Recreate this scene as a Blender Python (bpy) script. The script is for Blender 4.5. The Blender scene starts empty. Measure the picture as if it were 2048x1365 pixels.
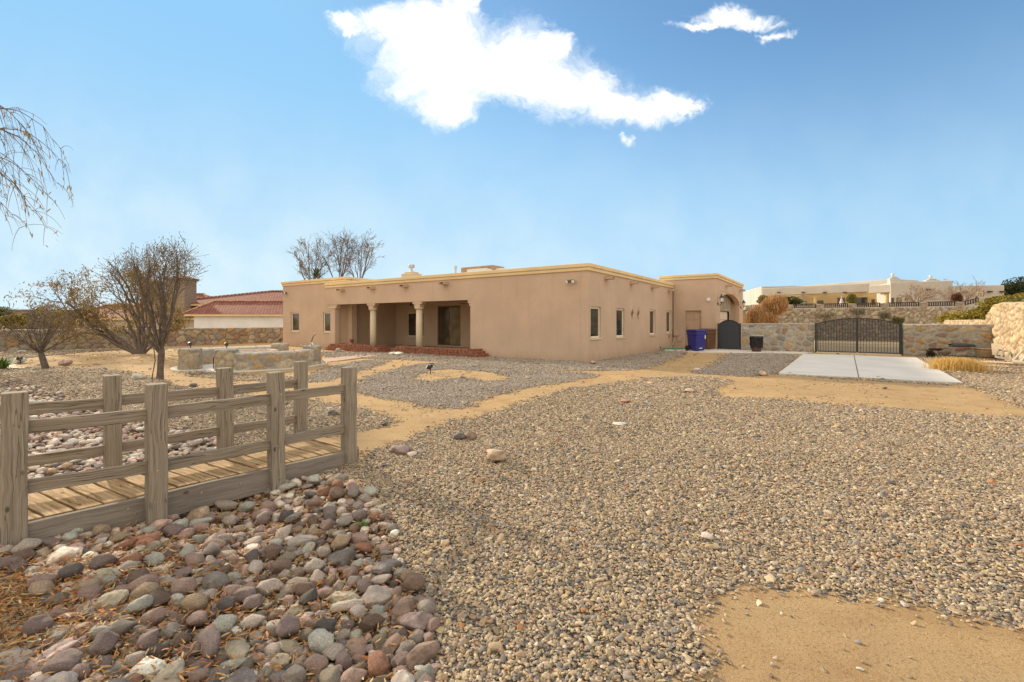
import bpy, bmesh, math, random
import numpy as np
from mathutils import Vector, Matrix, noise as mnoise
R = math.radians
scene = bpy.context.scene
col = scene.collection

# ------------------------------------------------------------------ camera
W_PX, F, HZ, H = 2048.0, 939.0, 645.0, 1.45      # focal length and horizon in photo pixels, eye height in m
cam_d = bpy.data.cameras.new('camera'); cam = bpy.data.objects.new('camera', cam_d); col.objects.link(cam)
cam_d.sensor_width = 36; cam_d.lens = 36 * F / W_PX
cam_d.shift_y = (HZ - 682.5) / W_PX
cam_d.clip_start = 0.05; cam_d.clip_end = 3000
cam.location = (0, 0, H); cam.rotation_euler = (R(90), 0, 0)
scene.camera = cam

# ------------------------------------------------------------------ sun and sky
SUN_EL, SUN_DIR = R(20), Vector((-0.72, 0.69, 0)).normalized()
EXPO = 0.80
az = math.atan2(SUN_DIR.x, SUN_DIR.y)             # from +Y, clockwise seen from above
sd = bpy.data.lights.new('sun', 'SUN'); sd.energy = 3.3; sd.angle = R(2.0); sd.color = (1.0, 0.83, 0.6)
so = bpy.data.objects.new('sun', sd); col.objects.link(so)
to_sun = Vector((SUN_DIR.x * math.cos(SUN_EL), SUN_DIR.y * math.cos(SUN_EL), math.sin(SUN_EL)))
so.rotation_euler = to_sun.to_track_quat('Z', 'Y').to_euler(); so.location = (-30, 30, 30)
vs = scene.view_settings
vs.view_transform = 'Standard'; vs.look = 'None'; vs.gamma = 1; vs.use_curve_mapping = False; vs.exposure = EXPO

def nd(nt, typ, **kw):
    n = nt.nodes.new(typ)
    for k, v in kw.items(): setattr(n, k, v)
    return n
def mth(nt, op, a, b=None, c=None, clamp=False):
    n = nd(nt, 'ShaderNodeMath', operation=op, use_clamp=clamp)
    for i, x in enumerate((a, b, c)):
        if x is None: continue
        if isinstance(x, (int, float)): n.inputs[i].default_value = x
        else: nt.links.new(x, n.inputs[i])
    return n.outputs[0]
def vmt(nt, op, a, b=None):
    n = nd(nt, 'ShaderNodeVectorMath', operation=op)
    for i, x in enumerate((a, b)):
        if x is None: continue
        if isinstance(x, (tuple, list)): n.inputs[i].default_value = x
        else: nt.links.new(x, n.inputs[i])
    return n.outputs['Value'] if op in ('LENGTH', 'DOT_PRODUCT') else n.outputs[0]
def mixc(nt, fac, a, b, mode='MIX'):
    n = nd(nt, 'ShaderNodeMix', data_type='RGBA', blend_type=mode)
    for i, x in ((0, fac), (6, a), (7, b)):
        if isinstance(x, (int, float)): n.inputs[i].default_value = x
        elif isinstance(x, (tuple, list)): n.inputs[i].default_value = (*x[:3], 1)
        else: nt.links.new(x, n.inputs[i])
    return n.outputs[2]
def maprange(nt, v, a, b, c=0.0, d=1.0, smooth=True):
    n = nd(nt, 'ShaderNodeMapRange'); n.interpolation_type = 'SMOOTHSTEP' if smooth else 'LINEAR'
    nt.links.new(v, n.inputs[0])
    for i, x in enumerate((a, b, c, d)): n.inputs[i + 1].default_value = x
    return n.outputs[0]
def ramp(nt, v, stops, interp='LINEAR'):
    n = nd(nt, 'ShaderNodeValToRGB'); n.color_ramp.interpolation = interp
    while len(n.color_ramp.elements) < len(stops): n.color_ramp.elements.new(0.5)
    for e, (p, c) in zip(n.color_ramp.elements, stops): e.position = p; e.color = (*c, 1)
    nt.links.new(v, n.inputs[0]); return n.outputs[0]
def noise_tex(nt, vec, scale, detail=4, rough=0.55, dist=0.0):
    n = nd(nt, 'ShaderNodeTexNoise'); n.inputs['Scale'].default_value = scale
    n.inputs['Detail'].default_value = detail; n.inputs['Roughness'].default_value = rough
    n.inputs['Distortion'].default_value = dist
    if vec is not None: nt.links.new(vec, n.inputs['Vector'])
    return n

world = bpy.data.worlds.new('World'); scene.world = world; world.use_nodes = True
nt = world.node_tree; nt.nodes.clear()
sky = nd(nt, 'ShaderNodeTexSky', sky_type='NISHITA'); sky.sun_disc = False
sky.sun_elevation = SUN_EL; sky.sun_rotation = az; sky.altitude = 1200
sky.air_density = 1.0; sky.dust_density = 1.2; sky.ozone_density = 2.0
SKY_STR = 0.12
FILLC = (6.9, 6.15, 4.95)
tc = nd(nt, 'ShaderNodeTexCoord')
sep = nd(nt, 'ShaderNodeSeparateXYZ'); nt.links.new(tc.outputs['Generated'], sep.inputs[0])
yy = mth(nt, 'MAXIMUM', sep.outputs[1], 0.02)
cmb = nd(nt, 'ShaderNodeCombineXYZ')
nt.links.new(mth(nt, 'DIVIDE', sep.outputs[0], yy), cmb.inputs[0]); nt.links.new(mth(nt, 'DIVIDE', sep.outputs[2], yy), cmb.inputs[1])
dirv = cmb.outputs[0]                              # compass direction of a place in the sky, not of the screen
n1 = noise_tex(nt, dirv, 5.5, 8, 0.62, 0.3)
warp = vmt(nt, 'MULTIPLY', vmt(nt, 'SUBTRACT', n1.outputs['Color'], (0.5, 0.5, 0.5)), (0.17, 0.12, 0))
n1b = noise_tex(nt, dirv, 22, 8, 0.65, 0.8)
warp = vmt(nt, 'ADD', warp, vmt(nt, 'MULTIPLY', vmt(nt, 'SUBTRACT', n1b.outputs['Color'], (0.5, 0.5, 0.5)), (0.09, 0.05, 0)))
wv = vmt(nt, 'ADD', dirv, warp)
blobs = [(850, 55, 140, 85), (790, 30, 75, 40), (700, 40, 50, 20), (880, 130, 150, 95), (960, 125, 150, 95), (1060, 150, 155, 82), (905, 205, 72, 60),
         (1150, 175, 130, 62), (1230, 205, 100, 45), (1310, 205, 85, 36), (1365, 212, 42, 20), (1262, 272, 34, 24, .5), (915, 12, 60, 30),
         (1435, 22, 80, 26), (1385, 42, 50, 13), (1490, 36, 85, 20, .9), (1545, 66, 55, 17, .6), (1100, 95, 65, 30)]
f = None
for (bx, by, rx, ry, *am) in blobs:
    c = ((bx - 1024) / F, (HZ - by) / F, 0)
    d = vmt(nt, 'MULTIPLY', vmt(nt, 'SUBTRACT', wv, c), (F / rx, F / ry, 0))
    g = mth(nt, 'SUBTRACT', am[0] if am else 1.0, vmt(nt, 'LENGTH', d))
    f = g if f is None else mth(nt, 'SMOOTH_MAX', f, g, 0.25)
n2 = noise_tex(nt, wv, 13, 10, 0.66, 0.5)
n3 = noise_tex(nt, dirv, 7, 5, 0.55)
ff = mth(nt, 'ADD', f, mth(nt, 'MULTIPLY', mth(nt, 'SUBTRACT', n2.outputs[0], 0.5), 1.25))
cm = mth(nt, 'MULTIPLY', maprange(nt, ff, -0.18, 0.72), maprange(nt, sep.outputs[1], 0.05, 0.1))
tint = mixc(nt, 1.0, sky.outputs[0], (0.90, 1.12, 1.14), 'MULTIPLY')
# a thin pale veil low over the horizon, thicker towards the sun
el = sep.outputs[2]
low = maprange(nt, el, 0.50, 0.0)
sunw = maprange(nt, vmt(nt, 'DOT_PRODUCT', tc.outputs['Generated'], tuple(SUN_DIR)), 0.0, 1.0, 0.45, 0.95)
veiln = maprange(nt, n3.outputs[0], 0.3, 0.7, 0.75, 1.1)
veil = mth(nt, 'MULTIPLY', mth(nt, 'MULTIPLY', low, sunw), veiln, clamp=True)
sepc = nd(nt, 'ShaderNodeSeparateColor'); nt.links.new(tint, sepc.inputs[0])
cc_ = nd(nt, 'ShaderNodeCombineColor')
for i, cap in enumerate((1.5, 3.05, 4.65)):       # keep the glow round the sun from burning out
    nt.links.new(mth(nt, 'SMOOTH_MIN', sepc.outputs[i], cap, cap * 0.6), cc_.inputs[i])
base = mixc(nt, veil, cc_.outputs[0], (3.6, 4.45, 4.8))
# added unseen cloud glow behind the viewer and overhead, fill for the shaded fronts
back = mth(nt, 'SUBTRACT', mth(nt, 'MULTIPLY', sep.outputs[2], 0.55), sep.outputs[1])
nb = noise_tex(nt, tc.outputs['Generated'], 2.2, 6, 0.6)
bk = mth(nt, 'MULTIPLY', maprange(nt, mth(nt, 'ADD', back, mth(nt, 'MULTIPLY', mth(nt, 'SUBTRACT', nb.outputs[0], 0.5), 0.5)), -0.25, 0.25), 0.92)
base = mixc(nt, bk, base, FILLC)
cloudc = mixc(nt, maprange(nt, mth(nt, 'ADD', f, mth(nt, 'MULTIPLY', n3.outputs[0], 0.6)), 0.1, 0.75), (4.5, 5.0, 5.5), (5.9, 5.9, 5.8))
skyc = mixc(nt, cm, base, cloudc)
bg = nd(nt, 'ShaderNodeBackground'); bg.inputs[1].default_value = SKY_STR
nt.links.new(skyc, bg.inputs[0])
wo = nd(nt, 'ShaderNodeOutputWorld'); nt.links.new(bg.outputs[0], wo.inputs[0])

# ------------------------------------------------------------------ measuring helpers
def at(px, py, Y): return Vector(((px - 1024) / F * Y, Y, H - (py - HZ) / F * Y))
def G(px, py, z=0.0):
    Y = F * (H - z) / (py - HZ); return Vector(((px - 1024) / F * Y, Y, z))
def on(P, d, px):                                   # how far along a wall line a sight line meets it
    k = (px - 1024) / F; return (k * P.y - P.x) / (d.x - k * d.y)
def zat(py, Y): return H - (py - HZ) / F * Y
U = Vector((-0.826, 0.563, 0)).normalized(); V = Vector((0.563, 0.826, 0)).normalized()
CORNER = G(1176, 725)
def HP(t, s, z=0.0): p = CORNER + U * t + V * s; return Vector((p.x, p.y, z))

# ------------------------------------------------------------------ object helpers
def props(o, label=None, cat=None, group=None, kind=None):
    for k, v in (('label', label), ('category', cat), ('group', group), ('kind', kind)):
        if v: o[k] = v
    return o
def thing(name, label, cat, loc=(0, 0, 0), group=None):
    o = bpy.data.objects.new(name, None); col.objects.link(o); o.location = loc; o.empty_display_size = 0.2
    return props(o, label, cat, group)
def woff(o):
    v = Vector((0, 0, 0))
    while o is not None: v += o.location; o = o.parent
    return v
def clone(o, loc, rotz=0.0, scale=1.0, label=None, group=None):
    def rec(s, parent):
        c = s.copy(); col.objects.link(c); c.parent = parent
        for ch in kids.get(s.name, []): rec(ch, c)
        return c
    kids = {}
    for x in bpy.data.objects:
        if x.parent: kids.setdefault(x.parent.name, []).append(x)
    r = rec(o, None); r.location = loc; r.rotation_euler = (0, 0, rotz)
    r.scale = (scale,) * 3 if isinstance(scale, (int, float)) else scale
    if label: r['label'] = label
    if group: r['group'] = group
    return r

class MB:
    def __init__(s): s.v = []; s.f = []; s.uv = []; s.mi = []; s.cur = 0
    def quadface(s, pts, uvs=None):
        b = len(s.v); s.v += [tuple(p) for p in pts]; s.f.append(tuple(range(b, b + len(pts))))
        s.uv.append(uvs or [(0, 0)] * len(pts)); s.mi.append(s.cur)
    def hexa(s, c, flip=False):                       # c: 8 corners, bottom ring then top ring
        b = len(s.v); s.v += [tuple(p) for p in c]
        for q in ((0, 3, 2, 1), (4, 5, 6, 7), (0, 1, 5, 4), (1, 2, 6, 5), (2, 3, 7, 6), (3, 0, 4, 7)):
            s.f.append(tuple(b + i for i in q)); s.uv.append([(0, 0)] * 4); s.mi.append(s.cur)
    def box(s, x0, x1, y0, y1, z0, z1):
        s.hexa([(x0, y0, z0), (x1, y0, z0), (x1, y1, z0), (x0, y1, z0), (x0, y0, z1), (x1, y0, z1), (x1, y1, z1), (x0, y1, z1)])
    def obox(s, P, a, b, a0, a1, b0, b1, z0, z1):     # box along two ground directions from P
        c = []
        for z in (z0, z1):
            for (i, j) in ((a0, b0), (a1, b0), (a1, b1), (a0, b1)):
                p = Vector(P) + a * i + b * j; c.append((p.x, p.y, z))
        s.hexa(c)
    def hb(s, t0, t1, s0, s1, z0, z1): s.obox(CORNER, U, V, t0, t1, s0, s1, z0, z1)
    def beam(s, p0, p1, w, h, side=None, jit=0.0, nseg=1, rng=None):
        p0 = Vector(p0); p1 = Vector(p1); d = (p1 - p0); L = d.length; d.normalize()
        sd_ = side.normalized() if side is not None else d.cross(Vector((0, 0, 1))).normalized()
        up = sd_.cross(d).normalized()
        if up.z < 0 and abs(d.z) < .9: up = -up
        rng = rng or random
        uo, vo = rng.uniform(0, 50), rng.uniform(0, 50)
        rings = []
        for k in range(nseg + 1):
            p = p0 + d * (L * k / nseg); ring = []
            jj = jit if 0 < k < nseg else jit * 0.5
            off = sd_ * rng.uniform(-jj, jj) + up * rng.uniform(-jj, jj)
            for (a, b) in ((-1, -1), (1, -1), (1, 1), (-1, 1)):
                ring.append(p + sd_ * (a * w / 2) + up * (b * h / 2) + off)
            rings.append(ring)
        b = len(s.v)
        for r_ in rings: s.v += [tuple(q) for q in r_]
        wid = (w, h, w, h)
        for k in range(nseg):
            for i in range(4):
                j = (i + 1) % 4; A = b + 4 * k
                s.f.append((A + i, A + 4 + i, A + 4 + j, A + j))
                u0, u1 = uo + L * k / nseg, uo + L * (k + 1) / nseg; v0 = vo + i * 1.7; v1 = v0 + wid[i]
                s.uv.append([(u0, v0), (u1, v0), (u1, v1), (u0, v1)]); s.mi.append(s.cur)
        for A, q in ((b, (0, 1, 2, 3)), (b + 4 * nseg, (3, 2, 1, 0))):
            s.f.append(tuple(A + i for i in q)); s.uv.append([(uo, vo + 9), (uo + w * .1, vo + 9), (uo + w * .1, vo + 9 + h), (uo, vo + 9 + h)]); s.mi.append(s.cur)
    def tube(s, pts, rads, n=6, cap=True):
        pts = [Vector(p) for p in pts]; m = len(pts)
        if isinstance(rads, (int, float)): rads = [rads] * m
        b = len(s.v); prev = None
        for i, p in enumerate(pts):
            d = (pts[min(i + 1, m - 1)] - pts[max(i - 1, 0)])
            if d.length < 1e-9: d = Vector((0, 0, 1))
            d.normalize()
            if prev is None:
                a = d.orthogonal().normalized()
            else:
                a = prev - d * prev.dot(d)
                a = a.normalized() if a.length > 1e-6 else d.orthogonal().normalized()
            prev = a; c = d.cross(a)
            for k in range(n):
                th = 2 * math.pi * k / n
                s.v.append(tuple(p + (a * math.cos(th) + c * math.sin(th)) * rads[i]))
        for i in range(m - 1):
            for k in range(n):
                k2 = (k + 1) % n; A = b + i * n; B = A + n
                s.f.append((A + k, A + k2, B + k2, B + k)); s.uv.append([(0, 0)] * 4); s.mi.append(s.cur)
        if cap:
            s.f.append(tuple(b + k for k in reversed(range(n)))); s.uv.append([(0, 0)] * n); s.mi.append(s.cur)
            s.f.append(tuple(b + (m - 1) * n + k for k in range(n))); s.uv.append([(0, 0)] * n); s.mi.append(s.cur)
    def lathe(s, c, prof, n=16):                      # prof: (radius, z)
        b = len(s.v); m = len(prof)
        for (r, z) in prof:
            for k in range(n):
                th = 2 * math.pi * k / n; s.v.append((c[0] + r * math.cos(th), c[1] + r * math.sin(th), c[2] + z))
        for i in range(m - 1):
            for k in range(n):
                k2 = (k + 1) % n; A = b + i * n; B = A + n
                s.f.append((A + k, A + k2, B + k2, B + k)); s.uv.append([(0, 0)] * 4); s.mi.append(s.cur)
        s.f.append(tuple(b + k for k in reversed(range(n)))); s.uv.append([(0, 0)] * n); s.mi.append(s.cur)
        s.f.append(tuple(b + (m - 1) * n + k for k in range(n))); s.uv.append([(0, 0)] * n); s.mi.append(s.cur)
    def build(s, name, mat, parent=None, smooth=False, bevel=0.0, weld=False, seg=2):
        off = woff(parent)
        me = bpy.data.meshes.new(name)
        me.from_pydata([(a - off.x, b - off.y, c - off.z) for a, b, c in s.v], [], s.f)
        mats = mat if isinstance(mat, (list, tuple)) else [mat]
        for m in mats: me.materials.append(m)
        uvl = me.uv_layers.new(name='UVMap')
        uvl.data.foreach_set('uv', [x for fu in s.uv for q in fu for x in q])
        me.polygons.foreach_set('material_index', s.mi)
        me.polygons.foreach_set('use_smooth', [smooth] * len(s.f))
        if weld:
            bm = bmesh.new(); bm.from_mesh(me); bmesh.ops.remove_doubles(bm, verts=bm.verts, dist=1e-4)
            bmesh.ops.recalc_face_normals(bm, faces=bm.faces); bm.to_mesh(me); bm.free()
        me.update()
        o = bpy.data.objects.new(name, me); col.objects.link(o); o.parent = parent
        if bevel:
            b = o.modifiers.new('bevel', 'BEVEL'); b.width = bevel; b.segments = seg; b.limit_method = 'ANGLE'; b.angle_limit = R(40)
            b.harden_normals = False
        return o
def np_obj(name, verts, faces, mat, parent=None, smooth=True, colors=None, mat_idx=None):
    verts = np.asarray(verts, dtype=np.float32); faces = np.asarray(faces, dtype=np.int32)
    off = woff(parent); verts = verts - np.array(off, dtype=np.float32)
    me = bpy.data.meshes.new(name); k = faces.shape[1]
    me.vertices.add(len(verts)); me.vertices.foreach_set('co', verts.ravel())
    me.loops.add(faces.size); me.loops.foreach_set('vertex_index', faces.ravel())
    me.polygons.add(len(faces)); me.polygons.foreach_set('loop_start', np.arange(0, faces.size, k, dtype=np.int32))
    me.polygons.foreach_set('loop_total', np.full(len(faces), k, dtype=np.int32))
    for m in (mat if isinstance(mat, (list, tuple)) else [mat]): me.materials.append(m)
    if mat_idx is not None: me.polygons.foreach_set('material_index', np.asarray(mat_idx, dtype=np.int32))
    me.polygons.foreach_set('use_smooth', np.full(len(faces), smooth))
    if colors is not None:
        a = me.color_attributes.new('Col', 'FLOAT_COLOR', 'POINT')
        c4 = np.ones((len(verts), 4), dtype=np.float32); c4[:, :3] = colors; a.data.foreach_set('color', c4.ravel())
    me.update(calc_edges=True); me.validate()
    o = bpy.data.objects.new(name, me); col.objects.link(o); o.parent = parent
    return o

# ------------------------------------------------------------------ materials
def newmat(name):
    m = bpy.data.materials.new(name); m.use_nodes = True; nt = m.node_tree
    b = nt.nodes['Principled BSDF']; return m, nt, b
def setc(nt, b, c, rough=0.8, spec=None, metal=0.0):
    if isinstance(c, (tuple, list)): b.inputs['Base Color'].default_value = (*c, 1)
    else: nt.links.new(c, b.inputs['Base Color'])
    b.inputs['Roughness'].default_value = rough; b.inputs['Metallic'].default_value = metal
    if spec is not None: b.inputs['Specular IOR Level'].default_value = spec
def bump(nt, b, h, strength=0.3, dist=0.01):
    n = nd(nt, 'ShaderNodeBump'); n.inputs['Strength'].default_value = strength; n.inputs['Distance'].default_value = dist
    nt.links.new(h, n.inputs['Height']); nt.links.new(n.outputs[0], b.inputs['Normal'])
def objco(nt): return nd(nt, 'ShaderNodeTexCoord').outputs['Object']
def simple(name, c, rough=0.7, var=0.12, scale=6.0, metal=0.0, bmp=0.0, bscale=80, spec=None):
    m, nt, b = newmat(name); oc = objco(nt)
    n = noise_tex(nt, oc, scale, 6, 0.6)
    cc = mixc(nt, maprange(nt, n.outputs[0], 0.3, 0.7), tuple(x * (1 - var) for x in c), tuple(min(1, x * (1 + var)) for x in c))
    setc(nt, b, cc, rough, spec, metal)
    if bmp:
        n2 = noise_tex(nt, oc, bscale, 4, 0.6); bump(nt, b, n2.outputs[0], bmp, 0.004)
    return m
def stucco(name, c, streak=0.08, splash_=0.5):
    m, nt, b = newmat(name); oc = objco(nt)
    big = noise_tex(nt, oc, 0.7, 5, 0.6)
    st = nd(nt, 'ShaderNodeMapping'); st.inputs['Scale'].default_value = (3.0, 3.0, 0.25); nt.links.new(oc, st.inputs[0])
    sn = noise_tex(nt, st.outputs[0], 1.4, 6, 0.65)
    fine = noise_tex(nt, oc, 28, 3, 0.7)
    c1 = mixc(nt, maprange(nt, big.outputs[0], 0.3, 0.7), tuple(x * 0.90 for x in c), tuple(x * 1.07 for x in c))
    c2 = mixc(nt, mth(nt, 'MULTIPLY', maprange(nt, sn.outputs[0], 0.5, 0.75), streak * 4), c1, tuple(x * 0.72 for x in c))
    c3 = mixc(nt, maprange(nt, fine.outputs[0], 0.35, 0.65, 0, 0.5), c2, tuple(x * 0.86 for x in c))
    sz = nd(nt, 'ShaderNodeSeparateXYZ'); nt.links.new(oc, sz.inputs[0])
    splash = maprange(nt, mth(nt, 'ADD', sz.outputs[2], mth(nt, 'MULTIPLY', sn.outputs[0], 0.7)), 0.25, 0.75, splash_, 0.0)
    c3 = mixc(nt, splash, c3, (0.42, 0.27, 0.16))
    pat = noise_tex(nt, oc, 2.6, 3, 0.5, 1.5); c3 = mixc(nt, maprange(nt, pat.outputs[0], 0.56, 0.60, 0, 0.10), c3, tuple(x * 0.75 for x in c))
    setc(nt, b, c3, 0.92, 0.2)
    n2 = noise_tex(nt, oc, 45, 5, 0.65); bump(nt, b, n2.outputs[0], 0.55, 0.012)
    return m
M = {}
M['stucco'] = stucco('stucco', (0.585, 0.435, 0.33))
M['stucco_trim'] = stucco('stucco_trim', (0.80, 0.62, 0.37), 0.05)
M['cream'] = stucco('cream_paint', (0.66, 0.55, 0.40), 0.03)
M['frame'] = simple('window_frame', (0.76, 0.68, 0.54), 0.5, 0.04)
M['dark_frame'] = simple('bronze_frame', (0.16, 0.11, 0.07), 0.5, 0.05)
M['black'] = simple('black_iron', (0.018, 0.019, 0.022), 0.45, 0.2)
M['black_plastic'] = simple('black_plastic', (0.012, 0.012, 0.014), 0.3, 0.3, 3)
M['roofing'] = simple('roofing', (0.45, 0.42, 0.38), 0.9)
M['metal'] = simple('galvanised', (0.55, 0.55, 0.54), 0.35, 0.15, 12, 0.8)
M['white'] = simple('white_plastic', (0.75, 0.74, 0.72), 0.4, 0.04)
M['blue_bin'] = simple('blue_plastic', (0.02, 0.022, 0.22), 0.38, 0.1, 4)
M['brown_bin'] = simple('brown_plastic', (0.115, 0.055, 0.022), 0.5, 0.12, 4)
M['rubber'] = simple('rubber', (0.02, 0.02, 0.02), 0.8)
M['hose_green'] = simple('green_hose', (0.05, 0.30, 0.17), 0.45)
M['hose_pale'] = simple('pale_hose', (0.55, 0.48, 0.34), 0.5)
M['concrete'] = None
def concrete(name, c):
    m, nt, b = newmat(name); oc = objco(nt)
    a = noise_tex(nt, oc, 0.9, 6, 0.6); g = noise_tex(nt, oc, 90, 3, 0.6)
    mp = nd(nt, 'ShaderNodeMapping'); mp.inputs['Rotation'].default_value = (0, 0, R(-34)); mp.inputs['Scale'].default_value = (0.6, 14, 1); nt.links.new(oc, mp.inputs[0])
    br = noise_tex(nt, mp.outputs[0], 2.5, 5, 0.6)
    x = mixc(nt, maprange(nt, a.outputs[0], 0.35, 0.68), tuple(q * 0.87 for q in c), c)
    x = mixc(nt, maprange(nt, br.outputs[0], 0.45, 0.75, 0, 0.35), x, tuple(q * 0.82 for q in c))
    x = mixc(nt, maprange(nt, g.outputs[0], 0.3, 0.7, 0, 0.18), x, tuple(q * 0.6 for q in c))
    setc(nt, b, x, 0.85, 0.3); bump(nt, b, g.outputs[0], 0.25, 0.003); return m
M['concrete'] = concrete('concrete', (0.69, 0.67, 0.64))
M['pink_paving'] = concrete('pink_paving', (0.50, 0.35, 0.28))
M['porch_floor'] = concrete('porch_floor', (0.46, 0.36, 0.28))
def glass_mat(name, c, c2):
    m, nt, b = newmat(name); oc = objco(nt); n = noise_tex(nt, oc, 2.2, 4, 0.6)
    setc(nt, b, mixc(nt, maprange(nt, n.outputs[0], 0.35, 0.65), c, c2), 0.06, 0.6)
    n2 = noise_tex(nt, oc, 1.5, 2); bump(nt, b, n2.outputs[0], 0.12, 0.02); return m
M['glass'] = glass_mat('window_glass', (0.022, 0.024, 0.022), (0.05, 0.05, 0.042))
M['glass_brown'] = glass_mat('screened_glass', (0.06, 0.048, 0.03), (0.095, 0.08, 0.05))
M['glass_pale'] = glass_mat('curtained_glass', (0.20, 0.16, 0.09), (0.30, 0.25, 0.15))

def wood(name, c_lo, c_hi, c_dark, scale_v=26, crack=0.5, warm=None):
    m, nt, b = newmat(name); uv = nd(nt, 'ShaderNodeUVMap').outputs[0]; oc = objco(nt)
    mp = nd(nt, 'ShaderNodeMapping'); mp.inputs['Scale'].default_value = (0.9, scale_v, 1); nt.links.new(uv, mp.inputs[0])
    big = noise_tex(nt, uv, 3.2, 3, 0.5)
    wv_ = vmt(nt, 'ADD', mp.outputs[0], vmt(nt, 'MULTIPLY', big.outputs['Color'], (0.4, 1.6, 0)))
    g = noise_tex(nt, wv_, 1.9, 9, 0.7, 0.25)
    cr = noise_tex(nt, wv_, 0.9, 3, 0.45, 0.3)
    lines = mth(nt, 'ABSOLUTE', mth(nt, 'SUBTRACT', cr.outputs[0], 0.5))
    crackm = maprange(nt, lines, 0.0, 0.012, crack, 0.0)
    blot = noise_tex(nt, oc, 7, 4, 0.6)
    kn = nd(nt, 'ShaderNodeTexVoronoi'); kn.inputs['Scale'].default_value = 1.0
    mk = nd(nt, 'ShaderNodeMapping'); mk.inputs['Scale'].default_value = (3.5, 6.5, 1); nt.links.new(uv, mk.inputs[0]); nt.links.new(mk.outputs[0], kn.inputs['Vector'])
    knot = maprange(nt, kn.outputs['Distance'], 0.05, 0.11, 0.75, 0.0)
    x = mixc(nt, maprange(nt, g.outputs[0], 0.32, 0.7), c_lo, c_hi)
    x = mixc(nt, maprange(nt, blot.outputs[0], 0.45, 0.7, 0, 0.45), x, warm or tuple(q * 0.7 for q in c_hi))
    x = mixc(nt, crackm, x, c_dark); x = mixc(nt, knot, x, c_dark)
    setc(nt, b, x, 0.9, 0.15)
    h = mth(nt, 'SUBTRACT', g.outputs[0], mth(nt, 'MULTIPLY', crackm, 0.9)); bump(nt, b, h, 0.7, 0.006); return m
M['post_wood'] = wood('weathered_post', (0.20, 0.168, 0.132), (0.37, 0.322, 0.262), (0.035, 0.024, 0.016), 30, 0.55)
M['rail_wood'] = wood('weathered_rail', (0.18, 0.15, 0.12), (0.355, 0.305, 0.248), (0.03, 0.02, 0.014), 34, 0.7)
M['deck_wood'] = wood('deck_plank', (0.26, 0.165, 0.085), (0.56, 0.41, 0.245), (0.05, 0.027, 0.012), 24, 0.7, (0.34, 0.2, 0.09))
M['stringer_wood'] = wood('stringer_board', (0.19, 0.165, 0.145), (0.30, 0.265, 0.235), (0.05, 0.035, 0.026), 20, 0.2)

def rock_mat(name, c, speck=0.25, scale=1.0):
    m, nt, b = newmat(name); oc = objco(nt)
    oi = nd(nt, 'ShaderNodeObjectInfo')
    ofs = vmt(nt, 'ADD', oc, vmt(nt, 'MULTIPLY', oi.outputs['Location'], (3.1, 1.7, 2.3)))
    a = noise_tex(nt, ofs, 9 * scale, 5, 0.6, 0.6); s_ = noise_tex(nt, ofs, 120 * scale, 3, 0.7); s2 = noise_tex(nt, ofs, 38 * scale, 4, 0.65)
    x = mixc(nt, maprange(nt, a.outputs[0], 0.35, 0.68), tuple(q * 0.68 for q in c), tuple(min(1, q * 1.18) for q in c))
    x = mixc(nt, maprange(nt, s_.outputs[0], 0.56, 0.68, 0, speck * 1.4), x, tuple(q * 0.35 for q in c))
    x = mixc(nt, maprange(nt, s2.outputs[0], 0.58, 0.75, 0, 0.5), x, tuple(min(1, q * 1.5 + 0.03) for q in c))
    hv = nd(nt, 'ShaderNodeHueSaturation'); nt.links.new(x, hv.inputs['Color'])
    nt.links.new(maprange(nt, oi.outputs['Random'], 0, 1, 0.8, 1.22, False), hv.inputs['Value'])
    setc(nt, b, hv.outputs[0], 0.82, 0.3); bump(nt, b, mth(nt, 'ADD', s_.outputs[0], mth(nt, 'MULTIPLY', s2.outputs[0], 2.6)), 0.9, 0.007); return m
ROCKC = {'pinkish': (0.36, 0.255, 0.22), 'pale pink': (0.50, 0.395, 0.345), 'mauve': (0.25, 0.19, 0.18), 'mid grey': (0.30, 0.262, 0.238),
         'dark grey': (0.13, 0.115, 0.11), 'tan': (0.34, 0.255, 0.18), 'cream': (0.56, 0.485, 0.415), 'rust red': (0.30, 0.155, 0.105), 'brown': (0.205, 0.145, 0.115), 'olive grey': (0.27, 0.235, 0.18)}
ROCKC = {k: tuple(min(.72, q * 1.55) for q in c) for k, c in ROCKC.items()}
ROCK = {k: rock_mat('rock_' + k.replace(' ', '_'), c, 0.5 if k in ('dark grey', 'mauve', 'brown') else 0.2) for k, c in ROCKC.items()}
RK = list(ROCKC); RW = [3.0, 3.2, 3.4, 3.0, 1.2, 1.6, 2.0, 0.3, 1.5, 1.2]

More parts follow.
